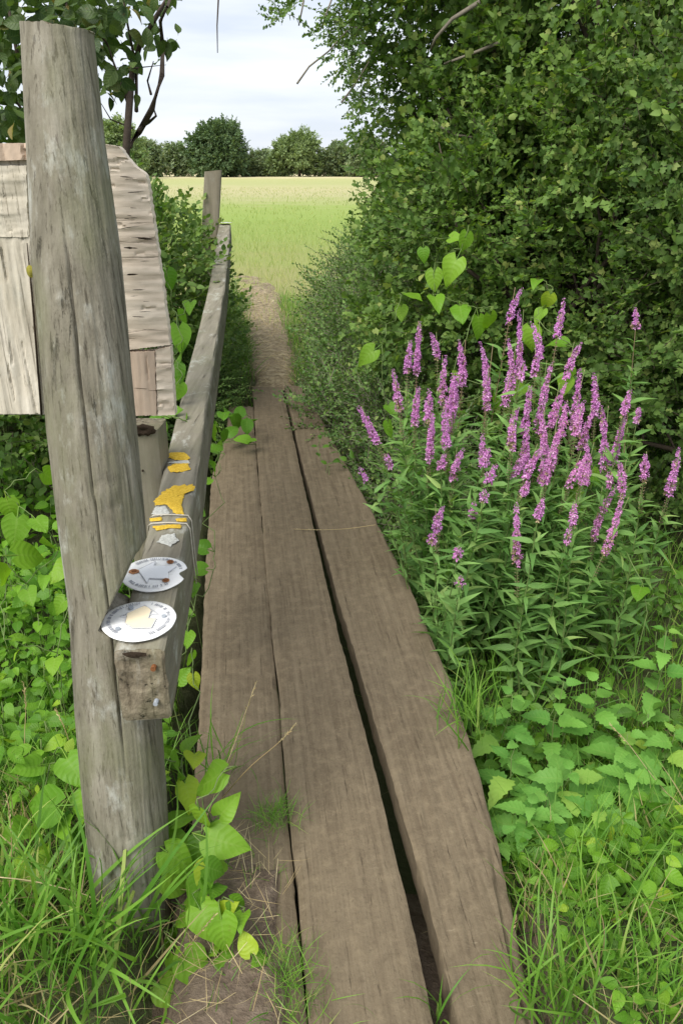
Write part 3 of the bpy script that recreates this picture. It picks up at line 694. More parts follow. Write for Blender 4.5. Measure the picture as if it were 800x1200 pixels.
for i in range(20):                                   # open cracks and rot in the split end
    py = rr.uniform(205, 470); px = rr.uniform(143, 165)+(py-300)*.09; ln = rr.uniform(8, 26); g = Geo(); k = rr.choice((.22, .28, .35, .4, .8))
    p0 = ony(px, py, BD-.0085); p1 = ony(min(px+ln, 196), py+rr.uniform(-2, 2), BD-.0085)
    vv = []
    for q_ in range(7):
        t = q_/6; c = p0+(p1-p0)*t; hh = .0022*k*math.sin(math.pi*min(1, t+.15))*(1+.7*fbm(t*5, i, 0)); vv += [c-bb+np.array([0, 0, hh]), c-bb+np.array([0, .0005, -hh])]
    g.add(vv, [(2*q_, 2*q_+1, 2*q_+3, 2*q_+2) for q_ in range(6)])
    v2 = [np.array(p)+np.array([0, .009, 0]) for p in vv]; g.add(v2, [(2*q_, 2*q_+2, 2*q_+3, 2*q_+1) for q_ in range(6)]); link('split', g.mesh('split', [M['dark_rot']]), board)
g = Geo(); a_, b_ = ony(32, 285, BD-.004), ony(49, 486, BD-.004)
g.tube([a_-bb, (a_*.6+b_*.4)-bb+np.array([.001, 0, 0]), b_-bb], [.001, .0022, .0024], 5); link('split', g.mesh('split', [M['dark_rot']]), board)
g = Geo(); vv = []; pk = ony(36, 318, BD-.006)
for ring, kk in enumerate((1, .6, .2)):
    for j in range(12):
        an = j/6*math.pi; q_ = kk*(1+.4*fbm(j, ring, 1)); vv.append(pk-bb+np.array([.008*q_*math.cos(an), -.002*ring, .012*q_*math.sin(an)]))
g.add(vv, [(k*12+j, k*12+(j+1) % 12, (k+1)*12+(j+1) % 12, (k+1)*12+j) for k in range(2) for j in range(12)]+[tuple(24+j for j in range(12))]); link('moss_patch', g.mesh('moss_patch', [M['moss']]), board)

# ------------------------------------------------------------------ waymarker discs
def waymarker(cpx, cpy, rad, label, yaw, kind, tilt=0.0, lift=.004):
    c = rail_top(cpx, cpy, lift); t_ = thing('waymarker', label, 'waymarker', tuple(c), 'waymarker discs on the handrail')
    t_.rotation_euler = (tilt, R(1.5), yaw)
    g = Geo(); n = 72; th = .0022; v = []
    def rim(a):
        r_ = rad
        if kind == 2:
            da = abs((a-R(2)+math.pi) % (2*math.pi)-math.pi)
            if da < .26: r_ = rad*(1-.24*math.cos(da/.26*math.pi/2)**.7)
        return r_*(1+.004*math.sin(a*11))
    for sc_, z in ((0.02, th), (.9, th+.0006), (.985, th+.0002), (1.0, th*.5), (.985, 0), (.02, 0)):
        for j in range(n):
            a = 2*math.pi*j/n; r_ = rim(a)*sc_; v.append((r_*math.cos(a), r_*math.sin(a), z+.0015*math.sin(a*2+1)*sc_))
    f = [(k*n+j, k*n+(j+1) % n, (k+1)*n+(j+1) % n, (k+1)*n+j) for k in range(5) for j in range(n)]+[tuple(range(n))]
    g.add(v, f); link('disc', g.mesh('disc', [M['disc']]), t_)
    zt = th+.0028
    def poly(name, pts, mat, z=zt):
        g = Geo(); P_ = [(x*rad, y*rad, z) for x, y in pts]; k = len(P_); g.add(P_+[(x, y, z-.0012) for x, y, _ in P_], [tuple(range(k))]+[((i+1) % k, i, k+i, k+(i+1) % k) for i in range(k)]); return link(name, g.mesh(name, [mat], False), t_)
    def line(g, p, q_, w_=.018):
        p = np.array(p); q_ = np.array(q_); d = q_-p; l = np.linalg.norm(d); nn = np.array([-d[1], d[0]])/l*w_*rad/2/rad
        P_ = [(*((p+nn)*rad), zt+.0004), (*((p-nn)*rad), zt+.0004), (*((q_-nn)*rad), zt+.0004), (*((q_+nn)*rad), zt+.0004)]
        g.add(P_+[(a, b, zt-.001) for a, b, _ in P_], [(0, 1, 2, 3), (1, 0, 4, 5), (2, 1, 5, 6), (3, 2, 6, 7), (0, 3, 7, 4)])
    if kind == 1:
        poly('arrow', [(-.36, .28), (.02, .64), (.16, .58), (.26, .40), (.24, .0), (.46, -.02), (.40, -.42), (-.08, -.44), (-.32, -.20)], M['buff'])
        ol = [(-.52, .12), (-.36, .12)], [(.04, .68), (.50, .22)], [(.50, .22), (.27, .20)], [(.26, .40), (.25, .02)], [(.25, .02), (.47, .0)], [(.47, 0), (.41, -.44)], [(.41, -.44), (-.08, -.46)], [(-.08, -.46), (-.34, -.2)], [(-.34, -.2), (-.38, .3)], [(-.52, .12), (.04, .68)]
        nails = [(-.32, .56), (.66, .10), (-.46, -.50)]
    elif kind == 2:
        poly('arrow', [(-.52, .08), (-.12, .62), (-.10, .36), (.60, .36), (.42, .02), (.52, -.36), (-.06, -.36), (-.06, -.62)], M['blue_tint'])
        ol = [(-.52, .08), (-.12, .62)], [(-.12, .62), (-.10, .36)], [(-.06, -.36), (-.06, -.62)], [(-.06, -.62), (-.52, .08)], [(-.06, -.36), (.52, -.36)], [(.60, .36), (.42, .02)]
        nails = [(-.62, -.02), (.34, .62), (.46, -.44)]
    else: ol = (); nails = [(0, .5), (.4, -.4)]
    if ol:
        g = Geo()
        for p, q_ in ol: line(g, p, q_)
        link('arrow_outline', g.mesh('arrow_outline', [M['ink']], False), t_)
        g = Geo(); rr = random.Random(kind)
        for (a0, a1) in (((100, 235),) if kind == 1 else ((215, 330),))+(((-60, 78),) if kind == 1 else ((20, 150),)):
            a = a0
            while a < a1:                              # worn lettering round the rim, too faded to read
                if rr.random() < .8:
                    an = R(a); c_ = np.array([math.cos(an), math.sin(an)]); tn = np.array([-c_[1], c_[0]])
                    p = c_*.80; h_ = .045
                    for s_ in range(rr.choice((1, 2, 2))):
                        o_ = tn*(.02*s_-.01); line(g, p+o_-c_*h_, p+o_+c_*h_, .012)
                    if rr.random() < .7: k_ = c_*rr.choice((-.04, 0, .04)); line(g, p-tn*.018+k_, p+tn*.018+k_, .012)
                a += 4.2
        tag(link('lettering', g.mesh('lettering', [M['ink_dark']], False), t_), kind='stuff')
    for k, (x, y) in enumerate(nails):
        if kind == 2:
            s_ = poly('rust_stain', [((x+(.16 if k == 0 else .11)*math.cos(a)*(1+.3*fbm(a*2, k, 0)), y+(.13 if k == 0 else .10)*math.sin(a)*(1+.3*fbm(a*2, k, 5)))) for a in np.linspace(0, 2*math.pi, 18)[:-1]], M['stain'], zt+.0006)
        g = Geo(); g.tube([(x*rad, y*rad, zt-.002), (x*rad, y*rad, zt+.0024)], .0048, 10); link('nail', g.mesh('nail', [M['rust'] if kind == 2 else M['steel']], False), t_)
    return t_
waymarker(163.5, 729.5, .0695, 'white round waymarker with a faded buff arrow, nearest the rail end', R(3), 1, R(1))
waymarker(181.5, 674.5, .0680, 'white round waymarker with rusty nails and a bite out of its right edge', R(-2), 2, R(3))
waymarker(263.8, 262.6, .056, 'small white disc on the far end of the handrail by the leaning post', 0, 3, R(-4), .010)

# ------------------------------------------------------------------ foliage builders
def leafobj_mesh(name, **k):
    g = Geo(); leaf_geo(g, **{a: b for a, b in k.items() if a != 'mat'}); return g.mesh(name, [k['mat']])
def leaf_set(kind, mat, n=9):
    P_ = {'heart': dict(L_=1.0, W=.95, rows=8, cols=5, stalk=.45), 'ovate': dict(L_=1.0, W=.66, rows=6, cols=5, stalk=.15),
          'nettle': dict(L_=1.0, W=.62, rows=13, cols=3, stalk=.15), 'lance': dict(L_=1.0, W=.215, rows=6, cols=3), 'round': dict(L_=1.0, W=.8, rows=6, cols=5, stalk=.3)}[kind]
    return [leafobj_mesh(kind+'_leaf', shape=kind, mat=M[mat], fold=rng.uniform(.0, .5), droop=rng.uniform(.05, .55), wave=rng.uniform(.015, .06), seed=i, **P_) for i in range(n)]
LS = {k: leaf_set(*k.split(':')) for k in ('heart:bindweed', 'ovate:dogwood', 'ovate:cover', 'heart:cover', 'round:cover', 'nettle:nettle', 'lance:loose_leaf', 'ovate:cover_dark', 'heart:cover_dark')}
def leaf_obj(root, me, pos, Rm, s, base, name='leaf'):
    o = bpy.data.objects.new(name, me); COL.objects.link(o); o.parent = root
    mtx = Matrix([[*(Rm[i]*s), pos[i]-base[i]] for i in range(3)]+[[0, 0, 0, 1]]); o.matrix_local = mtx; return o
def to_tmpl(me):
    v = np.zeros(len(me.vertices)*3); me.vertices.foreach_get('co', v); ls = np.array([len(p.vertices) for p in me.polygons])
    l = np.array([i for p in me.polygons for i in p.vertices]); uv = np.zeros((len(v)//3, 2))
    d = me.uv_layers['uv'].data
    for li, vi_ in enumerate(l): uv[vi_] = d[li].uv
    return dict(v=v.reshape(-1, 3), ls=ls, l=l, m=np.zeros(len(ls), int), uv=uv)
def leaf_patch(root, key, pos, dirs, nors, size, cap=300):
    """leaves of one plant: the ones that show largest are parts, the rest one stuff part"""
    base = np.array(root.location); Rm = frames(dirs, nors); x, y, dep = proj(pos)
    app = size/np.maximum(dep, .2)*((x > -30) & (x < 830) & (y > -30) & (y < 1230) & (dep > .1))
    order = np.argsort(-app); ind = order[:cap]; rest = order[cap:]; ms = LS[key]
    for i in ind: leaf_obj(root, ms[rng.integers(len(ms))], pos[i], Rm[i], size[i], base)
    if len(rest):
        me_ = scatter_mesh('leaves', [to_tmpl(m_) for m_ in ms], pos[rest]-base, Rm[rest], size[rest], [ms[0].materials[0]])
        tag(link('leaves', me_, root), kind='stuff')

def tubes_obj(name, polys, mat, root, n=5):
    g = Geo(); b = np.array(root.location)
    for pts, rad in polys: g.tube(np.asarray(pts)-b, rad, n)
    return link(name, g.mesh(name, [mat]), root)
def curvy(a, b, k=7, wob=.06, seed=0, sag=0.0):
    a = np.asarray(a, float); b = np.asarray(b, float); l = np.linalg.norm(b-a); o = []
    for i in range(k):
        t = i/(k-1); w_ = math.sin(math.pi*t)*wob*l
        o.append(a+(b-a)*t+w_*np.array([fbm(t*2, seed, 0), fbm(t*2, seed, 5), fbm(t*2, seed, 9)])+np.array([0, 0, -sag*l*math.sin(math.pi*t)]))
    return np.array(o)

def bush(name, label, cat, base, blobs, spr, mat, dens, size=1.0, twig='twig', clump=2.2, thr=.25, nbr=24, trunk=None, group=None, inner=.25, up=.25, seed=1, light=.30, gaps=()):
    """blobs: (centre, radii) ; sprigs of leaves on twigs through the outer shell with gaps between clumps"""
    root = thing(name, label, cat, base, group); P_ = []; Nn = []
    for c, r in blobs:
        area = 4*math.pi*((r[0]*r[1])**1.6+(r[0]*r[2])**1.6+(r[1]*r[2])**1.6)**(1/1.6)/3**(1/1.6); n = int(area*dens)
        d = nrm(rnd(n)); k = np.where(rng.random(n) < inner, rng.uniform(.45, .85, n), rng.uniform(.82, 1.06, n))
        d0 = d*np.array(r)
        bmp = np.array([fbm(q_[0]*clump/1.6+seed, q_[1]*clump/1.6, q_[2]*clump/1.6) for q_ in d0+np.array(c)])
        p = np.array(c)+d0*(k*(1+.16*bmp))[:, None]
        keep = np.array([fbm(q_[0]*clump+seed*3, q_[1]*clump, q_[2]*clump, 2) for q_ in p]) < thr+rng.uniform(-.2, .2, n)
        keep &= p[:, 2] > terrain(p[:, 0], p[:, 1])-.02
        if len(gaps):                                  # thin places where the sky shows through the crown
            gx, gy, _ = proj(p)
            for (qx, qy, qr) in gaps: keep &= (gx-qx)**2+((gy-qy)*1.2)**2 > (qr+7)**2
        P_.append(p[keep]); Nn.append(nrm(d/np.array(r))[keep])
    P_ = np.concatenate(P_); Nn = np.concatenate(Nn); n = len(P_)
    dirs = nrm(Nn*.75+rnd(n, 3, .5)+np.array([0, 0, up])); nors = nrm(Nn*.6+np.array([0, 0, .8])+rnd(n, 3, .4))
    me_ = scatter_mesh('crown', SPR[spr], P_-np.array(base), frames(dirs, nors), rng.uniform(.7, 1.3, n)*size, [M[mat], M[twig]])
    tag(link('crown', me_, root), kind='stuff')
    if light:                                          # fresher clumps of longer shoots standing proud of the rest
        k = (np.array([fbm(q_[0]*1.9+seed*7, q_[1]*1.9, q_[2]*1.9, 2) for q_ in P_]) > .08) & (rng.random(n) < light)
        ps = P_[k]+Nn[k]*rng.uniform(.0, .07, (k.sum(), 1)); m_ = len(ps)
        tag(link('shoots', scatter_mesh('shoots', SPR['fresh'], ps-np.array(base), frames(nrm(Nn[k]*.6+rnd(m_, 3, .5)+np.array([0, 0, .35])), nrm(Nn[k]*.7+np.array([0, 0, .6])+rnd(m_, 3, .4))), rng.uniform(.7, 1.3, m_)*size, [M['fresh_leaf'], M['stem_green']]), root), kind='stuff')
    rr = random.Random(seed); pol = []
    tr = trunk or [(base, 0.03)]
    for i in range(nbr):
        tgt = P_[rr.randrange(n)]; b0, r0 = tr[i % len(tr)]
        pol.append((curvy(np.array(b0)+np.array([rr.uniform(-.05, .05), rr.uniform(-.05, .05), 0]), tgt, 8, .25, seed+i), [r0*(1-.85*k/7)*rr.uniform(.5, 1) for k in range(8)]))
    tubes_obj('branches', pol, M[twig], root)
    return root, P_

# ------------------------------------------------------------------ hedge and trees on the right
HG = 'bushes of the tall hedge right of the path'
b1, _ = bush('hawthorn_tree', 'big overhanging hawthorn at the top right, its boughs reaching over the field view', 'tree', (1.5, 5.2, .1),
     [((1.05, 5.4, 2.35), (.92, .9, .75)), ((1.7, 4.9, 2.0), (1.0, .8, .9)), ((2.6, 4.9, 2.2), (1.1, .9, 1.2)), ((1.5, 5.2, 3.1), (1.7, 1.1, .9)), ((.80, 5.2, 1.6), (.42, .6, .6)), ((.22, 5.3, 2.75), (.33, .45, .40))],
     'haw', 'hawthorn', 170, 1.15, 'twig', 2.4, .22, 40, [((1.5, 5.2, .1), .07), ((2.2, 5.3, .1), .06)], HG, seed=2)
b2, _ = bush('hawthorn_bush', 'dense green hawthorn bush directly behind the purple flowers', 'bush', (1.3, 4.3, .0),
     [((1.25, 4.4, .95), (.95, .7, .85)), ((.68, 4.7, .70), (.5, .6, .75)), ((1.9, 4.0, .8), (.8, .6, 1.0)), ((1.9, 4.1, 1.6), (.8, .6, .7))],
     'haw', 'hawthorn', 230, 1.0, 'twig', 2.8, .25, 30, [((1.3, 4.3, 0), .03)], HG, seed=5)
b3, _ = bush('hawthorn_bush', 'small leaved hedge bush at the right edge of the picture behind the flowers', 'bush', (1.9, 3.4, .0),
     [((1.75, 3.4, .65), (.55, .5, .85)), ((2.3, 3.3, 1.0), (.8, .6, 1.1)), ((1.75, 3.55, 1.45), (.5, .45, .6))],
     'haw', 'hawthorn_dark', 250, .95, 'twig', 3.0, .25, 24, [((1.9, 3.4, 0), .03)], HG, seed=8)
b4, _ = bush('field_bush', 'grey green fine leaved bush leaning over the right edge of the straw path', 'bush', (.35, 6.3, .0),
     [((.33, 6.1, .30), (.55, .75, .52)), ((.46, 7.1, .38), (.65, .9, .60)), ((.18, 5.3, .18), (.35, .5, .40)), ((.95, 6.2, .70), (.6, .8, .8)), ((.62, 8.3, .3), (.6, .8, .5)), ((.02, 4.75, -.02), (.22, .5, .30)), ((.28, 4.2, -.05), (.26, .5, .42)), ((.42, 3.6, -.1), (.22, .4, .36))],
     'small', 'grey_leaf', 270, 1.25, 'pale_twig', 3.2, .3, 24, [((.35, 6.3, 0), .02)], HG, seed=11, light=0)
b5, _ = bush('elder_bush', 'tall dark hedge bush beyond the grey green bush by the field edge', 'bush', (1.0, 7.4, .0),
     [((1.32, 7.3, 1.1), (.75, .8, 1.1)), ((1.9, 6.6, 1.5), (1.0, .8, 1.5)), ((.95, 6.5, 1.2), (.45, .6, .55))],
     'haw', 'hawthorn_dark', 150, 1.05, 'twig', 2.4, .28, 24, [((1.0, 7.4, 0), .04)], HG, seed=14)
# visible bare boughs in the hawthorn
pol = []
for pts, r_ in (([(562, 2), (530, 22), (510, 45), (504, 60)], .012), ([(585, 50), (555, 62), (520, 75)], .010), ([(503, 140), (530, 158), (575, 164)], .009), ([(348, 98), (362, 78), (385, 60), (412, 30)], .006), ([(400, 120), (415, 100), (440, 60)], .006),
                ([(356, 0), (350, 30)], .005), ([(390, -5), (375, 36)], .005), ([(665, 175), (690, 158)], .009)):
    dd = 4.55 if r_ > .008 else 4.9
    pol.append(([ony(x, y, dd+.05*i) for i, (x, y) in enumerate(pts)], [r_*(1-.5*i/len(pts)) for i in range(len(pts))]))
tubes_obj('bough', pol, M['pale_twig'], b1)
# sprays hanging into the sky from the hawthorn
P_ = []; rr = random.Random(3)
for (x0, y0, x1, y1, n) in ((326, -8, 342, 30, 9), (336, -8, 352, 8, 6), (388, 20, 440, 95, 50), (412, 60, 460, 130, 45), (428, 150, 455, 175, 12), (380, -5, 430, 40, 40), (434, 205, 462, 290, 55), (420, 130, 470, 210, 40)):
    for _ in range(n): P_.append(ony(rr.uniform(x0, x1), rr.uniform(y0, y1), rr.uniform(4.7, 5.6)))
P_ = np.array(P_); n = len(P_)
me_ = scatter_mesh('outer_sprays', SPR['haw'], P_-np.array(b1.location), frames(nrm(rnd(n, 3, .6)+np.array([-.5, 0, -.3])), nrm(rnd(n, 3, .6)+np.array([0, -.3, .8]))), rng.uniform(.6, .95, n), [M['hawthorn_dark'], M['twig']])
tag(link('outer_sprays', me_, b1), kind='stuff')
tw = thing('hanging_twig', 'single thin bare twig hanging down against the sky at the top', 'twig', tuple(ony(256, -20, 2.6)))
tubes_obj('stem', [([ony(x, y, 2.6) for x, y in ((258, -40), (256, 0), (254.5, 30), (255, 62))], [.003, .0026, .002, .0012])], M['twig'], tw)

# ------------------------------------------------------------------ shrub top left with round leaves
SD = 2.35
sh = thing('shrub', 'leafy shrub with bare forked twigs rising behind the tall post at top left', 'shrub', tuple(ony(150, 480, SD)))
pol = []
for pts, r0 in (([(150, 480), (149, 300), (148, 175), (152, 120), (155, 85), (165, 50), (180, 25), (195, 0), (205, -30)], .013), ([(150, 172), (163, 155), (178, 128), (190, 88), (191, 55), (188, 25), (196, 8), (206, -20)], .010),
                ([(163, 152), (175, 143), (183, 136), (180, 126)], .006), ([(177, 110), (173, 95), (180, 72)], .004), ([(148, 480), (120, 300), (110, 150), (95, 60), (70, -20)], .012), ([(160, 130), (160, 80), (150, 30), (140, -30)], .006),
                ([(150, 120), (125, 50), (105, 25)], .005), ([(155, 150), (130, 140), (118, 120)], .003), ([(155, 80), (195, 76)], .002), ([(110, 300), (50, 150), (20, 60), (5, -20)], .010), ([(50, 160), (20, 120), (-20, 100)], .006),
                ([(130, 128), (138, 108), (142, 92)], .003), ([(30, 100), (15, 40), (3, 10)], .004)):
    k = len(pts); pol.append(([ony(x, y, SD+.12*math.sin(i*1.9)) for i, (x, y) in enumerate(pts)], [r0*(1-.72*i/(k-1)) for i in range(k)]))
tubes_obj('stem', pol, M['twig'], sh, 6)
P_ = []; Sz = []
for (x0, y0, x1, y1, n, s0) in ((-40, -30, 205, 10, 200, .048), (20, 5, 150, 42, 150, .054), (105, 30, 145, 115, 50, .048), (145, 30, 200, 72, 20, .046), (-40, 30, 45, 168, 260, .048), (125, 60, 165, 112, 14, .042), (-30, 120, 40, 170, 60, .05), (180, 25, 212, 52, 7, .045), (-60, 0, 25, 60, 60, .05)):
    for _ in range(n): P_.append(ony(rr.uniform(x0, x1), rr.uniform(y0, y1), SD+rr.uniform(-.22, .35))); Sz.append(s0*rr.uniform(.6, 1.1))
P_ = np.array(P_); n = len(P_)
leaf_patch(sh, 'ovate:dogwood', P_, nrm(rnd(n, 3, .7)+np.array([0, -.2, -.35])), nrm(rnd(n, 3, .55)+np.array([0, -.55, .6])), np.array(Sz))

# bushes on the left, behind the rail
LG = 'bushes left of the handrail'
bl1, _ = bush('bramble_bush', 'dark leafy bush between the plywood board and the leaning far post', 'bush', (-1.35, 5.4, -.2),
     [((-1.25, 5.2, .55), (.40, .7, .60)), ((-1.5, 4.6, .45), (.45, .6, .75)), ((-1.45, 6.4, .55), (.40, .7, .55)), ((-1.75, 5.2, .75), (.5, .6, .7))], 'oval', 'hawthorn_dark', 190, .9, 'twig', 3.0, .3, 20, [((-1.35, 5.4, -.2), .015)], LG, seed=21)
bl2, _ = bush('hedge_bush', 'dense dark shrub seen left of the tall post below the shrub branches', 'bush', (-2.3, 4.6, -.1),
     [((-2.4, 4.6, .75), (.8, .7, .95)), ((-2.1, 3.9, .35), (.7, .6, .55)), ((-3.4, 5.0, 1.2), (1.2, .9, 1.6))], 'oval', 'hawthorn_dark', 130, .95, 'twig', 2.6, .3, 20, [((-2.3, 4.6, -.1), .02)], LG, seed=24)
bl3, _ = bush('path_weeds', 'tall fine leaved weeds growing between the handrail and the straw path', 'weeds', (-.95, 6.4, -.05),
     [((-1.02, 6.0, .08), (.20, .7, .30)), ((-1.18, 7.2, .05), (.22, .8, .24)), ((-.93, 5.0, .02), (.18, .6, .26)), ((-1.35, 8.5, .0), (.25, .7, .18))], 'small', 'grey_leaf', 380, 1.0, 'stem_green', 3.5, .35, 10, [((-.95, 6.4, -.05), .006)], LG, seed=27)

# ------------------------------------------------------------------ far trees across the field
TG = 'trees along the far side of the field'
def far_tree(name, label, px, d, w_, h, mat, lobes, seed, z0=.8, tr=.25, dens=2.6, size=1.0):
    p = ony(px, 205, d); base = (p[0], d, -.05); root = thing(name, label, 'tree', base, TG); rr = random.Random(seed)
    P_ = []; Nn = []
    for i in range(lobes):
        an = rr.uniform(0, 2*math.pi); q_ = rr.random()**.5; zz = rr.uniform(.12, .92); env = math.sin(math.pi*(.12+.80*zz**.85))**.6
        c = np.array([math.cos(an)*q_*w_*.36*env, math.sin(an)*q_*w_*.36*env, z0+(h-z0)*zz*.88]); r = np.array([1, 1, .8])*w_*rr.uniform(.13, .2)
        n = int(dens*40); dd_ = nrm(rnd(n)); P_.append(c+dd_*r*rng.uniform(.7, 1.1, (n, 1))); Nn.append(dd_)
    P_ = np.concatenate(P_); Nn = np.concatenate(Nn); n = len(P_); dirs = nrm(Nn+rnd(n, 3, .6)+np.array([0, 0, .2])); nors = nrm(Nn*.5+np.array([0, 0, .8])+rnd(n, 3, .4))
    tag(link('crown', scatter_mesh('crown', SPR['far'], P_, frames(dirs, nors), rng.uniform(.55, 1.1, n)*size, [M[mat], M['twig']]), root), kind='stuff')
    pol = [(curvy((0, 0, 0), (rr.uniform(-.3, .3), 0, h*.6), 8, .08, seed), [tr*(1-.8*k/7) for k in range(8)])]
    for i in range(9): pol.append((curvy((0, 0, h*.15+.04*i*h), P_[rr.randrange(n)], 6, .15, seed+i), [tr*.45*(1-.85*k/5) for k in range(6)]))
    g = Geo()
    for pts, rad in pol: g.tube(pts, rad, 6)
    link('trunk', g.mesh('trunk', [M['twig']]), root); return root
far_tree('oak_tree', 'large rounded dark oak standing alone at the far field edge', 255, 118, 9.0, 7.2, 'oak', 46, 1, .3, .35)
far_tree('ash_tree', 'pale airy ash tree with ivy dark trunk at the far field edge', 351, 122, 7.4, 6.2, 'ash', 22, 2, .8, .25, 2.2, .85)
far_tree('field_tree', 'mid green tree just right of the pale ash across the field', 396, 124, 5.0, 4.3, 'far', 20, 3, .2)
far_tree('field_tree', 'small bushy tree left of the dark oak across the field', 206, 124, 3.2, 4.4, 'far', 14, 4, .2)
far_tree('field_tree', 'pale green tree behind the shrub twigs at the far left of the field', 140, 100, 7.0, 6.4, 'ash', 26, 5, .2)
far_tree('field_tree', 'dull green tree between the shrub twigs and the small bushy tree', 172, 116, 5.0, 4.9, 'far', 18, 6, .2)
far_tree('field_tree', 'low tree at the right end of the far hedge, behind the hawthorn', 432, 120, 6.5, 5.0, 'far', 18, 7, .2)
far_tree('field_tree', 'low brownish green tree between the oak and the pale ash', 305, 124, 5.5, 3.3, 'far', 16, 8, .1)
far_tree('field_tree', 'low bushy tree left of the ash trunk in the far hedge', 328, 123, 4.0, 3.6, 'ash', 14, 9, .1)
n = 8000; hx = rng.uniform(-75, 75, n); P_ = np.stack([hx, 123.5+rng.uniform(-1.5, 1.5, n), rng.random(n)*(2.5+.5*np.array([fbm(x*.2, 0, 0) for x in hx]))], -1)
tag(link('far_hedge', scatter_mesh('far_hedge', SPR['far'], P_, frames(nrm(rnd(n, 3, .6)+np.array([0, -.5, .5])), nrm(rnd(n, 3, .4)+np.array([0, -.4, .8]))), rng.uniform(.7, 1.2, n), [M['far'], M['twig']])),
    'long dark hedgerow running along the far side of the field', 'hedge', kind='stuff')

# ------------------------------------------------------------------ purple loosestrife
def spike_mesh(seed, Ls):
    rr = random.Random(seed); g = Geo(); nw = int(Ls/.0068); bd = rr.uniform(-.22, .22)
    g.tube([(0, 0, 0), (0, 0, Ls)], [.0022, .0008], 5, 1)
    for k in range(nw):
        t = k/(nw-1); z = Ls*t; R0 = .0158*(1-.60*t**1.8)*rr.uniform(.7, 1.2)*(1 if rr.random() > .15 else .45)*(1+.45*fbm(t*4.5, seed, 0)); n = 7 if t < .75 else 5
        for j in range(n):
            if rr.random() < .16+.25*(1-t)**3: continue
            a = 2*math.pi*(j+rr.random()*.7)/n+k*.9; c = np.array([math.cos(a), math.sin(a), rr.uniform(.05, .55)]); c /= np.linalg.norm(c)
            brown = rr.random() < .05+.25*(1-t)**4; bo = np.array([bd*t*t*Ls, .4*bd*t*t*Ls, 0])
            u = np.cross(c, (0, 0, 1)); u /= np.linalg.norm(u); w_ = np.cross(c, u); p = np.array([0, 0, z])+c*R0*.45; s = .0076*rr.uniform(.7, 1.2)*(1-.45*t)
            if t > .93: s *= .5
            for q_ in range(4):
                an = q_*math.pi/2+rr.random(); d = math.cos(an)*u+math.sin(an)*w_; e = -math.sin(an)*u+math.cos(an)*w_
                tip = p+c*R0*.5*rr.uniform(.6, 1.1)+d*s*1.25; mid = p+c*R0*.40+d*s*.7
                g.add([p+bo, mid+e*s*.34+bo, tip+bo, mid-e*s*.34+bo], [(0, 1, 2, 3)], 1 if brown else 0)
    return g.mesh('flower_spike', [M['petal'], M['seed']])
def seed_mesh(seed, Ls):
    rr = random.Random(seed); g = Geo(); nw = int(Ls/.012)
    for k in range(nw):
        z = Ls*k/nw; n = 5
        for j in range(n):
            a = 2*math.pi*(j+rr.random())/n+k; c = np.array([math.cos(a), math.sin(a), .6]); c /= np.linalg.norm(c); u = np.cross(c, (0, 0, 1)); w_ = np.cross(c, u); p = np.array([0, 0, z])+c*.002; s = .0022
            b = len(g.v); q_ = p+c*.0095*rr.uniform(.6, 1.2)
            g.add([p, p+c*.004+u*s, p+c*.004+w_*s, p+c*.004-u*s, q_], [(0, 1, 2), (0, 2, 3), (1, 4, 2), (2, 4, 3), (0, 3, 1), (1, 3, 4)], 0)
    return g.mesh('seed_head', [M['seed']])
SPK = {L10: [spike_mesh(L10*10+i, L10/100) for i in range(6)] for L10 in (4, 8, 12, 17, 22)}
SDM = [seed_mesh(i, .14) for i in range(3)]
tips = [(490, 378, 60), (511, 390, 30), (545, 400, 55), (462, 437, 45), (486, 455, 45), (518, 418, 55), (527, 462, 70), (424, 477, 48), (505, 486, 60), (422, 550, 18), (453, 532, 18), (565, 510, 40), (577, 405, 65),
        (603, 338, 40), (613, 365, 80), (604, 400, 60), (640, 425, 85), (622, 455, 60), (660, 352, 42), (672, 402, 42), (684, 435, 60), (700, 440, 50), (692, 480, 50), (712, 478, 80), (735, 458, 30), (746, 362, 22), (757, 530, 35),
        (733, 540, 45), (680, 530, 45), (705, 572, 75), (735, 585, 70), (796, 530, 55), (605, 590, 75), (600, 482, 35), (637, 482, 60), (672, 592, 26), (535, 525, 40), (510, 592, 40), (537, 642, 16), (540, 677, 14), (505, 626, 16),
        (572, 432, 50), (652, 492, 62), (664, 470, 40), (633, 585, 26), (607, 530, 35), (620, 500, 55), (645, 530, 40), (576, 545, 25), (695, 520, 50), (555, 590, 20), (667, 620, 18), (627, 405, 35), (538, 440, 50)]
plants = [('leftmost purple loosestrife clump, leaning out over the edge of the right plank', .40, 2.8), ('purple loosestrife clump left of the middle, with several tall full spikes', .56, 2.85),
          ('tallest and fullest purple loosestrife clump in the middle of the flowers', .78, 2.75), ('purple loosestrife clump on the right, with bare topped stems among its spikes', 1.05, 2.65),
          ('low front purple loosestrife clump with short spikes below the tall ones', .66, 2.3), ('purple loosestrife at the right edge of the picture, mostly cut off', 1.2, 2.55)]
LPl = []
for lab, x, y in plants:
    LPl.append((thing('loosestrife_plant', lab, 'flowering plant', (x, y, float(terrain(x, y))), 'purple loosestrife clumps beside the footbridge'), x, y))
rr = random.Random(12)
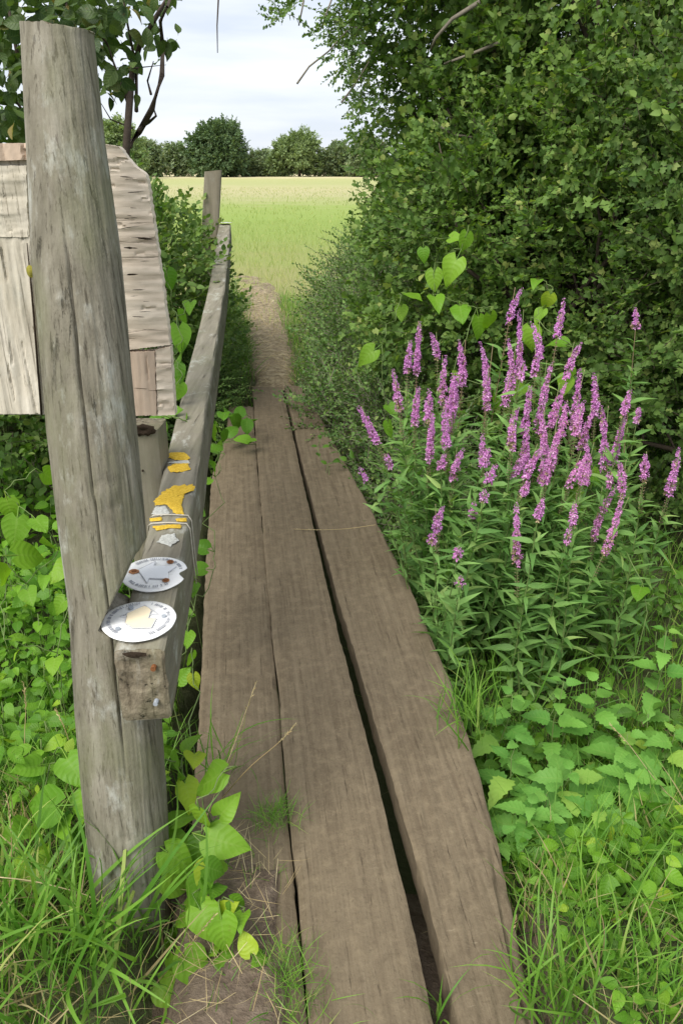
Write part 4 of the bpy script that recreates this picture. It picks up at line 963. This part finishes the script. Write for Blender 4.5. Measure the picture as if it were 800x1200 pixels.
def add_stem(tx, ty, ln):
    d = 3.0-(ty-350)/250*.78+rr.uniform(-.1, .1); tip = ony(tx, ty, d)
    if ty > 575 and tx < 770: cand = [4] if tx > 560 else [0, 4]
    elif tx > 770: cand = [5]
    else: cand = [0, 1, 2, 3]
    pi = min(cand, key=lambda i: abs(LPl[i][1]-tip[0])*1.0+.2*abs(LPl[i][2]-tip[1])); root, x, y = LPl[pi]; b = np.array(root.location)
    foot = np.array([x+rr.uniform(-.13, .13)+(tip[0]-x)*.35, y+rr.uniform(-.12, .12)+(tip[1]-y)*.5, 0]); foot[0] = max(foot[0], xc(foot[1])+.56); foot[2] = terrain(foot[0], foot[1])
    ctrl = foot*.35+tip*.65; ctrl[2] = foot[2]+(tip[2]-foot[2])*.55; ctrl[:2] += np.array([rr.uniform(-.03, .03), rr.uniform(-.03, .03)]); ctrl[0] = max(ctrl[0], xc(ctrl[1])+.57)
    ts = np.linspace(0, 1, 12)[:, None]; pts = foot*(1-ts)**2+2*ctrl*ts*(1-ts)+tip*ts**2
    dep = proj(tip)[2]; Lw = ln*dep/F*1.06; bare = tx in (746, 660, 603, 490, 545, 577)
    g = Geo(); g.tube(pts-b, [.0036*(1-.65*i/11) for i in range(12)], 5); st_ = link('stem', g.mesh('stem', [M['stem_red'] if bare else M['stem_green']]), root)
    up = nrm((pts[-1]-pts[-2])[None])[0]; key = min(SPK, key=lambda k: abs(k/100-Lw)); s_ = Lw/(key/100); me_ = SPK[key][rr.randrange(6)]
    def frame_up(u, roll):
        q_ = Vector(u).to_track_quat('Z', 'Y').to_matrix() @ Matrix.Rotation(roll, 3, 'Z'); return np.array(q_)
    Rm = frame_up(up, rr.uniform(0, 6)); pos = tip-up*Lw*.97
    o = leaf_obj(st_, me_, pos, Rm*np.array([1.12, 1.12, s_])[None, :] if s_ else Rm, 1.0, b, 'flower_spike')
    if ln > 26:                                        # spent calyces below the open flowers
        k_ = (2.0 if tx == 746 else 1.1 if bare else .85); Ls = min(.14*k_, .28); arc = np.linalg.norm(pts-pts[-1], axis=1); p2 = pos-up*Ls*.96
        leaf_obj(st_, SDM[rr.randrange(3)], p2, frame_up(up, 1.0)*np.array([1, 1, Ls/.14])[None, :], 1.0, b, 'seed_head')
    H_ = np.linalg.norm(tip-foot); nl = max(6, int(H_/.05)); ms = LS['lance:loose_leaf']
    for k in range(nl):                                # opposite pairs of narrow leaves
        t = .10+(.97-(Lw+(.08 if ln > 26 else .02))/H_-.10)*k/max(1, nl-1)
        if t > .95: continue
        p = foot*(1-t)**2+2*ctrl*t*(1-t)+tip*t**2; a = k*1.57+rr.uniform(-.4, .4)
        for sg in (0, math.pi):
            dv = np.array([math.cos(a+sg), math.sin(a+sg), rr.uniform(.0, 1.3)]); Rl = frames(dv[None], np.array([[0, 0, 1.0]])+rnd(1, 3, .45))[0]
            if p[0]-xc(p[1]) < .56 and p[2] < .30: continue
            leaf_obj(st_, ms[rr.randrange(len(ms))], p, Rl, rr.uniform(.08, .135)*(1.0-.45*t*t), b)
        if .35 < t < .8 and rr.random() < .6:         # a short leafy side shoot
            for q_ in range(3):
                dv = np.array([math.cos(a+.7+q_), math.sin(a+.7+q_), .9]); Rl = frames(dv[None], np.array([[0, 0, 1.0]])+rnd(1, 3, .3))[0]; leaf_obj(st_, ms[rr.randrange(len(ms))], p+up*.015*q_, Rl, rr.uniform(.05, .08), b)
tips += [(x+rr.choice((-1, 1))*rr.uniform(7, 20), y+rr.uniform(8, 40), ln*rr.uniform(.4, .75)) for x, y, ln in rr.sample([t_ for t_ in tips if 470 < t_[0] < 740 and 360 < t_[1] < 560], 24)]
for tpx in tips: add_stem(*tpx)

# ------------------------------------------------------------------ bindweed and other big leaved plants
def vine(name, label, cat, spots, key, jit=.0, n_norm=(0, -.55, .8), stems=6, group=None, droopdir=(0, -.3, -.6)):
    """spots: (px, py, distance, size_px)"""
    P_ = np.array([ony(x, y, d) for x, y, d, s in spots]); dep = proj(P_)[2]; Sz = np.array([s for *_, s in spots])*dep/F*.95
    c = P_[np.argmin(P_[:, 2])]; base = (c[0], c[1], float(min(terrain(c[0], c[1])+.0, c[2]-.02))); root = thing(name, label, cat, base, group); n = len(P_)
    d = nrm(rnd(n, 3, .55)+np.array(droopdir)); nn = nrm(rnd(n, 3, .28)+np.array(n_norm))
    Rm = frames(d, nn); P0 = P_-Rm[:, :, 1]*(Sz*.9)[:, None]; leaf_patch(root, key, P0, Rm[:, :, 1], Rm[:, :, 2], Sz*.95)
    pol = []; rr = random.Random(len(spots)); order = np.argsort(P0[:, 2]); cur = np.array(base)
    for i in order:
        j = min((q_ for q_ in range(n) if P0[q_, 2] < P0[i, 2]-.005), key=lambda q_: np.linalg.norm(P0[q_]-P0[i]), default=None)
        a = P0[j] if j is not None else np.array(base); pol.append((curvy(a, P0[i], 6, .2, int(i)), [.0016]*6))
    tag(tubes_obj('stems', pol, M['stem_green'], root, 4), kind='stuff'); return root
vine('bindweed_vine', 'bright green bindweed climbing the dark hedge behind the purple flowers', 'climber',
     [(528, 318, 3.6, 34), (512, 352, 3.6, 26), (540, 368, 3.55, 30), (562, 385, 3.5, 28), (486, 345, 3.7, 26), (508, 330, 3.7, 26), (545, 285, 3.65, 24), (574, 380, 3.5, 26), (428, 418, 3.4, 28), (470, 368, 3.6, 20), (496, 300, 3.7, 18), (534, 278, 3.7, 20),
      (622, 398, 3.2, 30), (650, 400, 3.1, 26), (662, 452, 3.0, 26), (668, 440, 3.0, 20), (640, 355, 3.3, 22), (627, 330, 3.3, 18), (630, 370, 3.3, 20), (690, 565, 2.7, 30), (696, 555, 2.7, 24), (675, 583, 2.65, 26), (610, 455, 3.1, 24), (540, 440, 3.3, 22), (460, 480, 3.3, 20), (455, 505, 3.3, 22), (583, 470, 3.1, 22), (748, 695, 2.2, 26)],
     'heart:bindweed')
vine('bindweed_vine', 'bindweed with large yellow green leaves right of the round post base', 'climber',
     [(240, 915, 1.28, 50), (268, 945, 1.25, 34), (266, 988, 1.2, 54), (222, 935, 1.3, 40), (236, 962, 1.22, 38), (255, 1020, 1.15, 34), (282, 1078, 1.06, 26), (240, 1030, 1.15, 36), (218, 955, 1.28, 36), (270, 1130, 1.02, 32), (228, 890, 1.34, 32), (228, 1050, 1.12, 50), (262, 1098, 1.03, 44), (232, 1140, 1.0, 52), (205, 1165, 1.0, 46), (245, 1085, 1.06, 50), (212, 1010, 1.18, 46), (214, 900, 1.32, 42), (250, 1042, 1.12, 40), (222, 1072, 1.1, 44), (266, 1066, 1.09, 34), (287, 1103, 1.04, 30), (240, 1112, 1.06, 46), (286, 1152, 1.0, 34), (303, 1124, 1.02, 24), (213, 1140, 1.05, 44),
      (246, 1158, 1.0, 46), (210, 985, 1.26, 36), (232, 1000, 1.24, 38), (212, 1035, 1.18, 44), (255, 1010, 1.2, 30), (280, 1060, 1.1, 26), (200, 1110, 1.1, 40), (225, 1185, 1.0, 44), (268, 1190, .98, 34), (222, 870, 1.4, 26), (228, 800, 1.55, 20), (225, 775, 1.6, 22)],
     'heart:bindweed', n_norm=(.1, -.5, .9), droopdir=(.25, -.5, -.3))
vine('bindweed_vine', 'bindweed with broad dull leaves in the grass left of the round post base', 'climber',
     [(88, 905, 1.35, 46), (45, 945, 1.3, 58), (42, 1008, 1.22, 56), (72, 965, 1.28, 44), (18, 975, 1.28, 42), (95, 945, 1.3, 38), (30, 900, 1.4, 36), (60, 1040, 1.2, 40), (10, 1030, 1.22, 40), (82, 990, 1.26, 34)], 'heart:cover', n_norm=(.1, -.6, .8), droopdir=(.1, -.6, -.3))
vine('bindweed_vine', 'bright bindweed leaves among the ground cover just left of the round post', 'climber',
     [(40, 650, 2.1, 44), (18, 625, 2.15, 40), (55, 640, 2.1, 34), (48, 615, 2.15, 30), (70, 668, 2.05, 34), (12, 600, 2.2, 30), (68, 712, 2.0, 26), (35, 700, 2.0, 28), (8, 670, 2.1, 32), (60, 560, 2.3, 28), (30, 745, 1.9, 28), (62, 780, 1.85, 26)], 'heart:bindweed', n_norm=(.1, -.6, .8), droopdir=(.1, -.5, -.4))
vine('bindweed_vine', 'bindweed leaves hanging in the gap between the plywood board and the handrail', 'climber',
     [(212, 398, 2.6, 34), (212, 418, 2.6, 30), (208, 440, 2.55, 28), (205, 462, 2.5, 28), (216, 378, 2.7, 26), (222, 360, 2.8, 20), (215, 495, 2.4, 26), (200, 330, 2.7, 26), (190, 505, 2.3, 24), (203, 480, 2.4, 24), (180, 492, 2.3, 20)], 'heart:cover', n_norm=(.2, -.6, .7))
vine('bindweed_vine', 'bindweed leaves under the handrail along the left edge of the planks', 'climber',
     [(252, 505, 3.2, 24), (246, 525, 3.0, 24), (250, 545, 2.9, 22), (243, 560, 2.8, 22), (236, 600, 2.5, 22), (232, 640, 2.3, 24), (228, 665, 2.2, 26), (226, 690, 2.1, 22), (222, 720, 1.95, 20), (220, 750, 1.85, 22), (216, 790, 1.75, 24), (248, 490, 3.3, 22), (256, 520, 3.1, 20), (228, 620, 2.4, 20)], 'heart:cover', n_norm=(.2, -.4, .9), droopdir=(.3, -.2, -.3))
vine('leafy_weed', 'round leaved weed lying across the far end of the left plank', 'weed',
     [(262, 488, 4.2, 22), (278, 492, 4.2, 24), (290, 500, 4.1, 22), (272, 503, 4.1, 22), (284, 512, 4.0, 22), (295, 490, 4.2, 18), (268, 480, 4.3, 20), (282, 480, 4.3, 20), (294, 514, 4.0, 16), (258, 500, 4.1, 18), (265, 512, 4.0, 18)], 'round:cover', n_norm=(0, -.35, .9), droopdir=(0, -.4, .1))
vine('leafy_weed', 'small weed sprawling over the right plank near its far end', 'weed',
     [(372, 530, 3.75, 10), (380, 522, 3.8, 10), (388, 530, 3.75, 11), (378, 540, 3.7, 9), (392, 540, 3.7, 10), (366, 522, 3.8, 8), (400, 536, 3.7, 10), (375, 512, 3.9, 9), (385, 546, 3.65, 8), (410, 530, 3.75, 12)], 'ovate:cover_dark', n_norm=(0, -.35, .9), droopdir=(-.4, -.2, .1))

# leafy ground cover on the left bank
def cover(name, label, n, region, key, size, hgt, cap=300, tilt=.45, cat='ground cover', topbias=1.6):
    pts = []
    while len(pts) < n:
        x, y = rng.uniform(region[0], region[1]), rng.uniform(region[2], region[3]); a = x-xc(min(y, 7))
        if -.30 < a < .50 and y < 5.5: continue
        if (x+.44)**2+(y-1.27)**2 < .012: continue
        if callable(region[4]) and not region[4](x, y): continue
        hm = hgt*(.7+.5*fbm(x*1.8, y*1.8, 6)); z = terrain(x, y)+hm*rng.random()**(1/topbias)
        pts.append((x, y, z))
    P_ = np.array(pts); root = thing(name, label, cat, (float(P_[:, 0].mean()), float(P_[:, 1].mean()), float(terrain(P_[:, 0].mean(), P_[:, 1].mean()))))
    n = len(P_); nn = nrm(rnd(n, 3, tilt)+np.array([0, -.35, .9])); d = nrm(rnd(n, 3, .8)*np.array([1, 1, .3])+np.array([0, -.3, -.1]))
    leaf_patch(root, key, P_, d, nn, rng.uniform(*size, n), cap)
    pol = []; 
    for i in range(0, n, 4):
        p = P_[i]; pol.append((curvy((p[0]+rng.uniform(-.05, .05), p[1]+rng.uniform(-.05, .05), terrain(p[0], p[1])), p, 4, .1, i), [.0017]*4))
    tag(tubes_obj('stems', pol, M['stem_green'], root, 3), kind='stuff'); return root
cover('ground_cover', 'bright low leafy ground cover on the left bank behind the round post', 3900, (-2.0, -.42, 1.40, 3.3, lambda x, y: x < -.30-.135*y), 'ovate:cover', (.028, .060), .40)
cover('bramble_patch', 'darker leaves in the shade below the plywood board on the left', 1700, (-2.6, -.75, 2.4, 4.6, lambda x, y: x < -.4-.135*y), 'ovate:cover', (.045, .08), .60)
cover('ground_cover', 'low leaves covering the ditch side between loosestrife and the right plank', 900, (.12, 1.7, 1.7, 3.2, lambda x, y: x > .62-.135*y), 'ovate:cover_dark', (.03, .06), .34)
cover('ground_cover', 'fresh green leaves over the bank at the lower right edge of the picture', 1500, (.46, 1.6, 1.15, 2.15, lambda x, y: x > .56-.1275*y+.05), 'ovate:cover', (.024, .050), .17)
cover('creeping_weed', 'small creeping leaves in the grass right of the near end of the planks', 1300, (.36, 1.1, .6, 1.5, lambda x, y: x > .53-.1275*y+.03), 'ovate:cover', (.018, .038), .08)

# ------------------------------------------------------------------ nettles
NG = 'young nettles on the right bank'
def nettle(label, px, py, d, hgt, pairs, ls, seed):
    top = ony(px, py, d); rr = random.Random(seed); base = np.array([top[0]+rr.uniform(-.03, .03), top[1]+rr.uniform(-.02, .05), 0]); base[2] = min(terrain(base[0], base[1]), top[2]-hgt)
    root = thing('nettle', label, 'nettle', tuple(base), NG); pts = curvy(base, top, 8, .1, seed); tubes_obj('stem', [(pts, [.003*(1-.6*i/7) for i in range(8)])], M['stem_green'], root)
    ms = LS['nettle:nettle']
    for k in range(pairs):
        t = 1-.78*(k/pairs); p = np.array([np.interp(t, np.linspace(0, 1, 8), pts[:, c]) for c in range(3)]); a = seed+k*1.57; s = ls*(.5+.6*min(1, k/2.2))*rr.uniform(.85, 1.1)
        for sg in (0, math.pi):
            dv = np.array([math.cos(a+sg), math.sin(a+sg), .35-.25*k/pairs]); Rl = frames(dv[None], np.array([[0, -.2, 1.0]])+rnd(1, 3, .18))[0]; leaf_obj(root, ms[rr.randrange(len(ms))], p, Rl, s, base)
nl = [('tall nettle with the broadest leaves in front of the other nettles', 705, 950, 1.50, .22, 5, .095), ('nettle close to the plank edge, half way up the right bank', 605, 870, 1.65, .16, 4, .07), ('nettle leaning towards the plank beside the tall nettle', 640, 930, 1.52, .18, 4, .08),
      ('nettle at the right picture edge behind the tall nettle', 775, 935, 1.6, .2, 5, .085), ('lowest nettle near the bottom right corner', 755, 1110, 1.22, .12, 4, .07), ('nettle with curled leaves below the tall nettle', 690, 1020, 1.36, .14, 4, .075),
      ('small nettle touching the ragged edge of the right plank', 585, 975, 1.42, .10, 3, .06), ('nettle at the right picture edge above the bottom corner', 775, 1030, 1.38, .16, 4, .08), ('small pale nettle among the creeping leaves', 650, 1000, 1.38, .1, 3, .06), ('nettle in the shade just below the loosestrife leaves', 660, 800, 1.9, .16, 4, .07),
      ('small nettle at the right picture edge under the flowers', 780, 740, 2.1, .2, 4, .07), ('nettle standing half way between plank and right picture edge', 735, 860, 1.75, .2, 4, .075)]
nl += [('large leaved nettle low in the bottom right corner beside the grass tuft', 735, 1085, 1.25, .18, 4, .085), ('pale small nettle at the bottom right picture corner', 790, 1150, 1.15, .14, 3, .06),
       ('nettle under the front loosestrife stems by the plank edge', 600, 815, 1.85, .2, 5, .075), ('nettle below the loosestrife, half hidden in taller grass', 700, 800, 1.95, .22, 5, .08), ('nettle at the right picture edge above the biggest nettles', 790, 860, 1.8, .2, 5, .08), ('nettle low among the creeping leaves near the bottom right', 680, 1075, 1.28, .13, 4, .065),
       ('nettle left of the tall nettle, its top leaves folded', 668, 905, 1.6, .2, 5, .085), ('nettle between the tall nettle and the lowest nettle', 735, 1000, 1.42, .18, 5, .085), ('nettle right behind the tall nettle, half hidden by it', 738, 905, 1.62, .2, 5, .085),
       ('nettle standing clear above the ragged plank edge', 622, 945, 1.46, .14, 4, .07), ('nettle by the right picture edge just above the creeping leaves', 790, 985, 1.45, .2, 5, .085)]
for i, a in enumerate(nl): nettle(*a[:5], a[5]+1, a[6]*1.3, i*3+1)

# ------------------------------------------------------------------ grass
def grass(name, n, region, mat, hmin, hmax, tm=BLADE, tilt=.3, ok=None, wid=1.0, label=None, parent=None):
    x = rng.uniform(region[0], region[1], n); y = rng.uniform(region[2], region[3], n)
    if ok is not None: k = ok(x, y); x, y = x[k], y[k]
    n = len(x); P_ = np.stack([x, y, terrain(x, y)-.01], -1); s = rng.uniform(hmin, hmax, n)/.3
    Rm = yaw_frames(n, tilt); Rm = Rm.copy(); Rm[:, :, 0] *= (wid*rng.uniform(.7, 1.4, n)/np.maximum(s, .25)**.6)[:, None]
    o = link(name, scatter_mesh(name, tm, P_, Rm, s, [M[mat]])); return tag(o, label, 'grass', kind='stuff')
A = lambda x, y: x-xc(np.minimum(y, 7))
lf = lambda x, y: ((A(x, y) < -.43) | ((A(x, y) < -.27) & (rng.random(len(x)) < .3))) & ((x+.44)**2+(y-1.27)**2 > .009)
rt = lambda x, y: A(x, y) > .475+.03*np.sin(y*9)
grass('grass', 4600, (-1.1, .02, .45, 1.5), 'grass', .07, .25, BLADE_LONG, .35, lf, .95, 'long green grass flopping over at the foot of the round post')
grass('grass', 1500, (-1.1, .02, .45, 1.5), 'grass_dry', .10, .28, BLADE_LONG, .5, lf, .8, 'dry straw coloured blades mixed into the grass left of the planks')
grass('grass', 3000, (-2.0, -.4, 1.4, 2.6), 'grass', .12, .34, BLADE_LONG, .3, lf, .8, 'thin grass growing up through the left bank ground cover')
grass('grass', 9500, (.15, 1.7, .45, 2.2), 'grass', .05, .16, BLADE_LONG, .35, rt, 1.0, 'green grass along the right bank beside the planks')
grass('grass', 1100, (.25, 1.5, .45, 2.2), 'grass_dry', .08, .22, BLADE_LONG, .5, rt, .8, 'dry blades among the grass of the right bank')
grass('grass', 2600, (-.2, 1.6, 2.0, 4.0), 'grass', .18, .42, BLADE_LONG, .35, rt, .8, 'taller ditch grass around the foot of the loosestrife')
grass('grass', 5200, (-1.6, .6, 5.2, 9.5), 'grass', .10, .26, BLADE, .3, lambda x, y: (np.abs(x-np.interp(y, cy, cx)) > np.interp(y, cy, cw)*.75), 1.0, 'green verge grass either side of the straw path')
grass('field_grass', 29000, (-6, 5, 7.4, 24), 'field_grass', .06, .16, BLADE_STIFF, .35, lambda x, y: (np.abs(x+.10*y+.05) < .5+.28*y) & (rng.random(len(x)) < np.clip(14/y, .25, 1)), 1.6, 'short cropped field grass and stubble nearest the path')
grass('field_grass', 6000, (-14, 7, 24, 60), 'field_grass', .08, .16, BLADE_STIFF, .4, None, 5.0, 'pale stubble across the middle of the field')
grass('grass', 1500, (-1.7, .3, 5.3, 9.8), 'grass', .05, .15, BLADE, .5, lambda x, y: (np.abs(x-np.interp(y, cy, cx)) < np.interp(y, cy, cw)*1.3) & (np.abs(x-np.interp(y, cy, cx)) > np.interp(y, cy, cw)*(.25+.5*rng.random(len(x)))), 1.1, 'short ragged grass creeping over the edges of the straw path')
grass('grass', 1500, (.40, 1.6, 1.1, 2.2), 'grass', .14, .30, BLADE_LONG, .35, rt, .8, 'taller grass standing among the nettles of the right bank')
grass('grass', 3500, (1.6, 3.6, .5, 3.4), 'grass', .08, .24, BLADE_LONG, .35, None, 1.0, 'grass of the right bank running on towards the hedge foot')
grass('grass', 420, (-.36, .0, .72, 1.42), 'grass', .03, .10, BLADE, .6, lambda x, y: (A(x, y) > -.26) & (A(x, y) < -.008) & (rng.random(len(x)) < .35+.65*(A(x, y) > -.07)), .7, 'short weeds rooted in the soil over the near end of the left plank')
# straw litter on the path and around the near plank ends
def litter(name, n, region, smin, smax, label, ok=None, zo=.03):
    x = rng.uniform(region[0], region[1], n); y = rng.uniform(region[2], region[3], n)
    if ok is not None: k = ok(x, y); x, y = x[k], y[k]
    n = len(x); up = nrm(np.stack([rng.normal(0, 1, n), rng.normal(0, 1, n), rng.normal(0, .12, n)], -1)); nn = np.array([0, 0, 1.0])+rnd(n, 3, .3); Rm = frames(up, nn); Rm = np.stack([Rm[:, :, 0], Rm[:, :, 2], Rm[:, :, 1]], -1)
    z = np.maximum(terrain(x, y), 0.0 if zo < .02 else -9)+zo
    tag(link(name, scatter_mesh(name, BLADE_STIFF, np.stack([x, y, z], -1), Rm, rng.uniform(smin, smax, n)/.3, [M['straw']])), label, 'straw', kind='stuff')
litter('straw_litter', 5200, (-1.8, 0, 5.3, 10), .05, .20, 'loose straw trodden into the path beyond the planks', lambda x, y: np.abs(x-np.interp(y, cy, cx)) < np.interp(y, cy, cw)*1.15, .040)
litter('straw_litter', 480, (-.36, .12, .75, 1.52), .03, .12, 'dry stalks and straw on the soil over the near end of the left plank', lambda x, y: (A(x, y) < -.01) & (A(x, y) > -.25), .028)
litter('straw_litter', 240, (.2, .55, .6, 1.25), .03, .11, 'dry stalks caught along the ragged edge of the right plank', lambda x, y: (A(x, y) > .40) & (A(x, y) < .56), .022)
# separate tufts that stand out
def tuft(label, px, py, n, hmin, hmax, spread, mat='grass', tilt=.35, z=None, lean=(0, 0, 0), wid=1.3, tm=BLADE_LONG):
    c = onz(px, py, z if z is not None else 0.0); root = thing('grass_tuft', label, 'grass tuft', tuple(c)); n_ = n
    P_ = rnd(n_, 3, spread)*np.array([1, 1, 0]); Rm = yaw_frames(n_, tilt)
    up = nrm(Rm[:, :, 2]+np.array(lean)); Rm = frames(Rm[:, :, 1], up) if False else np.stack([np.cross(nrm(Rm[:, :, 1]-up*np.sum(Rm[:, :, 1]*up, -1, keepdims=True)), up), nrm(Rm[:, :, 1]-up*np.sum(Rm[:, :, 1]*up, -1, keepdims=True)), up], -1)
    s = rng.uniform(hmin, hmax, n_)/.3; Rm[:, :, 0] *= (wid/np.maximum(s, .25)**.5)[:, None]
    ms = []
    if n_ <= 60:
        for i in range(n_):
            if i < 6: 
                pass
        tmx = tm
    o = link('blades', scatter_mesh('blades', tm, P_, Rm, s, [M[mat]]), root); tag(o, kind='stuff'); return root
tuft('bushy grass tuft with pale bent blades at the bottom right beside the plank', 655, 1190, 90, .12, .30, .035, lean=(-.1, .1, 0), wid=1.1)
tuft('grass tuft growing on the right bank close to the picture bottom', 720, 1160, 60, .1, .24, .05)
tuft('few tall green blades standing in the open gap between the planks', 515, 1195, 9, .08, .16, .008, z=-.05, tilt=.12, wid=1.2, tm=BLADE)
tuft('fine dark green tuft beside the left edge of the middle plank', 322, 962, 170, .04, .10, .028, tilt=.5, wid=.55)
tuft('short tuft with dry stems at the lower left edge of the middle plank', 340, 1140, 110, .04, .11, .025, tilt=.6, wid=.6)
tuft('dry grassy tuft in front of the middle plank at the picture bottom', 350, 1190, 80, .04, .11, .03, tilt=.6, wid=.6)
tuft('arching grass leaning over the left plank from beside the rail', 262, 905, 22, .16, .34, .03, tilt=.35, lean=(.25, .1, 0), wid=.9)
tuft('long bent blades arching left to right in front of the round post', 130, 1120, 60, .22, .42, .06, tilt=.45, lean=(.2, -.05, 0), wid=1.6)
tuft('long grass blades at the left picture edge near the bottom', 20, 1090, 70, .2, .40, .07, tilt=.4, lean=(.15, 0, 0), wid=1.6)
tuft('dark grass hanging over the plank edge below the loosestrife', 560, 850, 80, .12, .26, .06, lean=(-.15, 0, 0), wid=.9)
# seed stalks
def stalk(label, pts, d, r0=.0014):
    P_ = np.array([ony(x, y, d+.02*i) for i, (x, y) in enumerate(pts)]); root = thing('grass_stalk', label, 'grass stalk', tuple(P_[0])); b = P_[0]; g = Geo(); ts = np.linspace(0, 1, 14); q_ = np.stack([np.interp(ts, np.linspace(0, 1, len(P_)), P_[:, c]) for c in range(3)], -1)
    for _ in range(2): q_[1:-1] = (q_[:-2]+2*q_[1:-1]+q_[2:])/4
    g.tube(q_-b, [r0*(1-.5*t) for t in ts], 4); link('stem', g.mesh('stem', [M['straw']]), root); g = Geo(); rr = random.Random(len(label))
    for k in range(34):
        t = .62+.38*k/33; p = np.array([np.interp(t, ts, q_[:, c]) for c in range(3)])-b; dv = nrm((q_[-1]-q_[-4])[None])[0]+np.array([rr.uniform(-.5, .5), rr.uniform(-.5, .5), rr.uniform(-.3, .3)]); Rl = frames(dv[None], rnd(1))[0]
        leaf_geo(g, .010, .0026, 'lance', 2, 3, m=0, base=p, rot=Rl)
    link('seed_head', g.mesh('seed_head', [M['straw']]), root)
stalk('pale seed stalk leaning across the left edge of the planks near the bindweed', [(232, 985), (252, 930), (272, 880), (300, 800)], 1.3)
stalk('seed stalk crossing the left plank low down beside the yellow bindweed leaf', [(240, 960), (290, 900), (330, 868), (345, 850)], 1.3)
stalk('dry seed stalk standing in the left ground cover beside the post', [(95, 930), (85, 880), (75, 850), (66, 832)], 1.5)
stalk('dry seed stalk at the far left of the ground cover', [(30, 890), (29, 860), (31, 830), (28, 800)], 1.5)
stalk('long dry stalk lying across the grass in front of the round post', [(0, 1028), (40, 1032), (110, 1050), (185, 1092)], 1.08)
stalk('seed stalk slanting up at the bottom left of the planks', [(150, 1196), (185, 1150), (220, 1110), (252, 1072)], .98)
stalk('bent dry stalk at the left picture edge', [(5, 1090), (12, 1040), (15, 980), (8, 930)], 1.12)
stalk('long pale stalk in the grass of the right bank', [(798, 950), (760, 905), (735, 870), (715, 850)], 1.6)
stalk('dry stalk bent over the ragged edge of the right plank', [(582, 1145), (590, 1118), (598, 1095), (604, 1075)], 1.06)
stalk('pale thin stalk lying across the gap between the middle and right planks', [(440, 615), (405, 620), (375, 621), (345, 620)], 2.95)
print('objects', len(bpy.data.objects), 'tris', sum(len(o.data.loops)-2*len(o.data.polygons) for o in bpy.data.objects if o.type == 'MESH'))
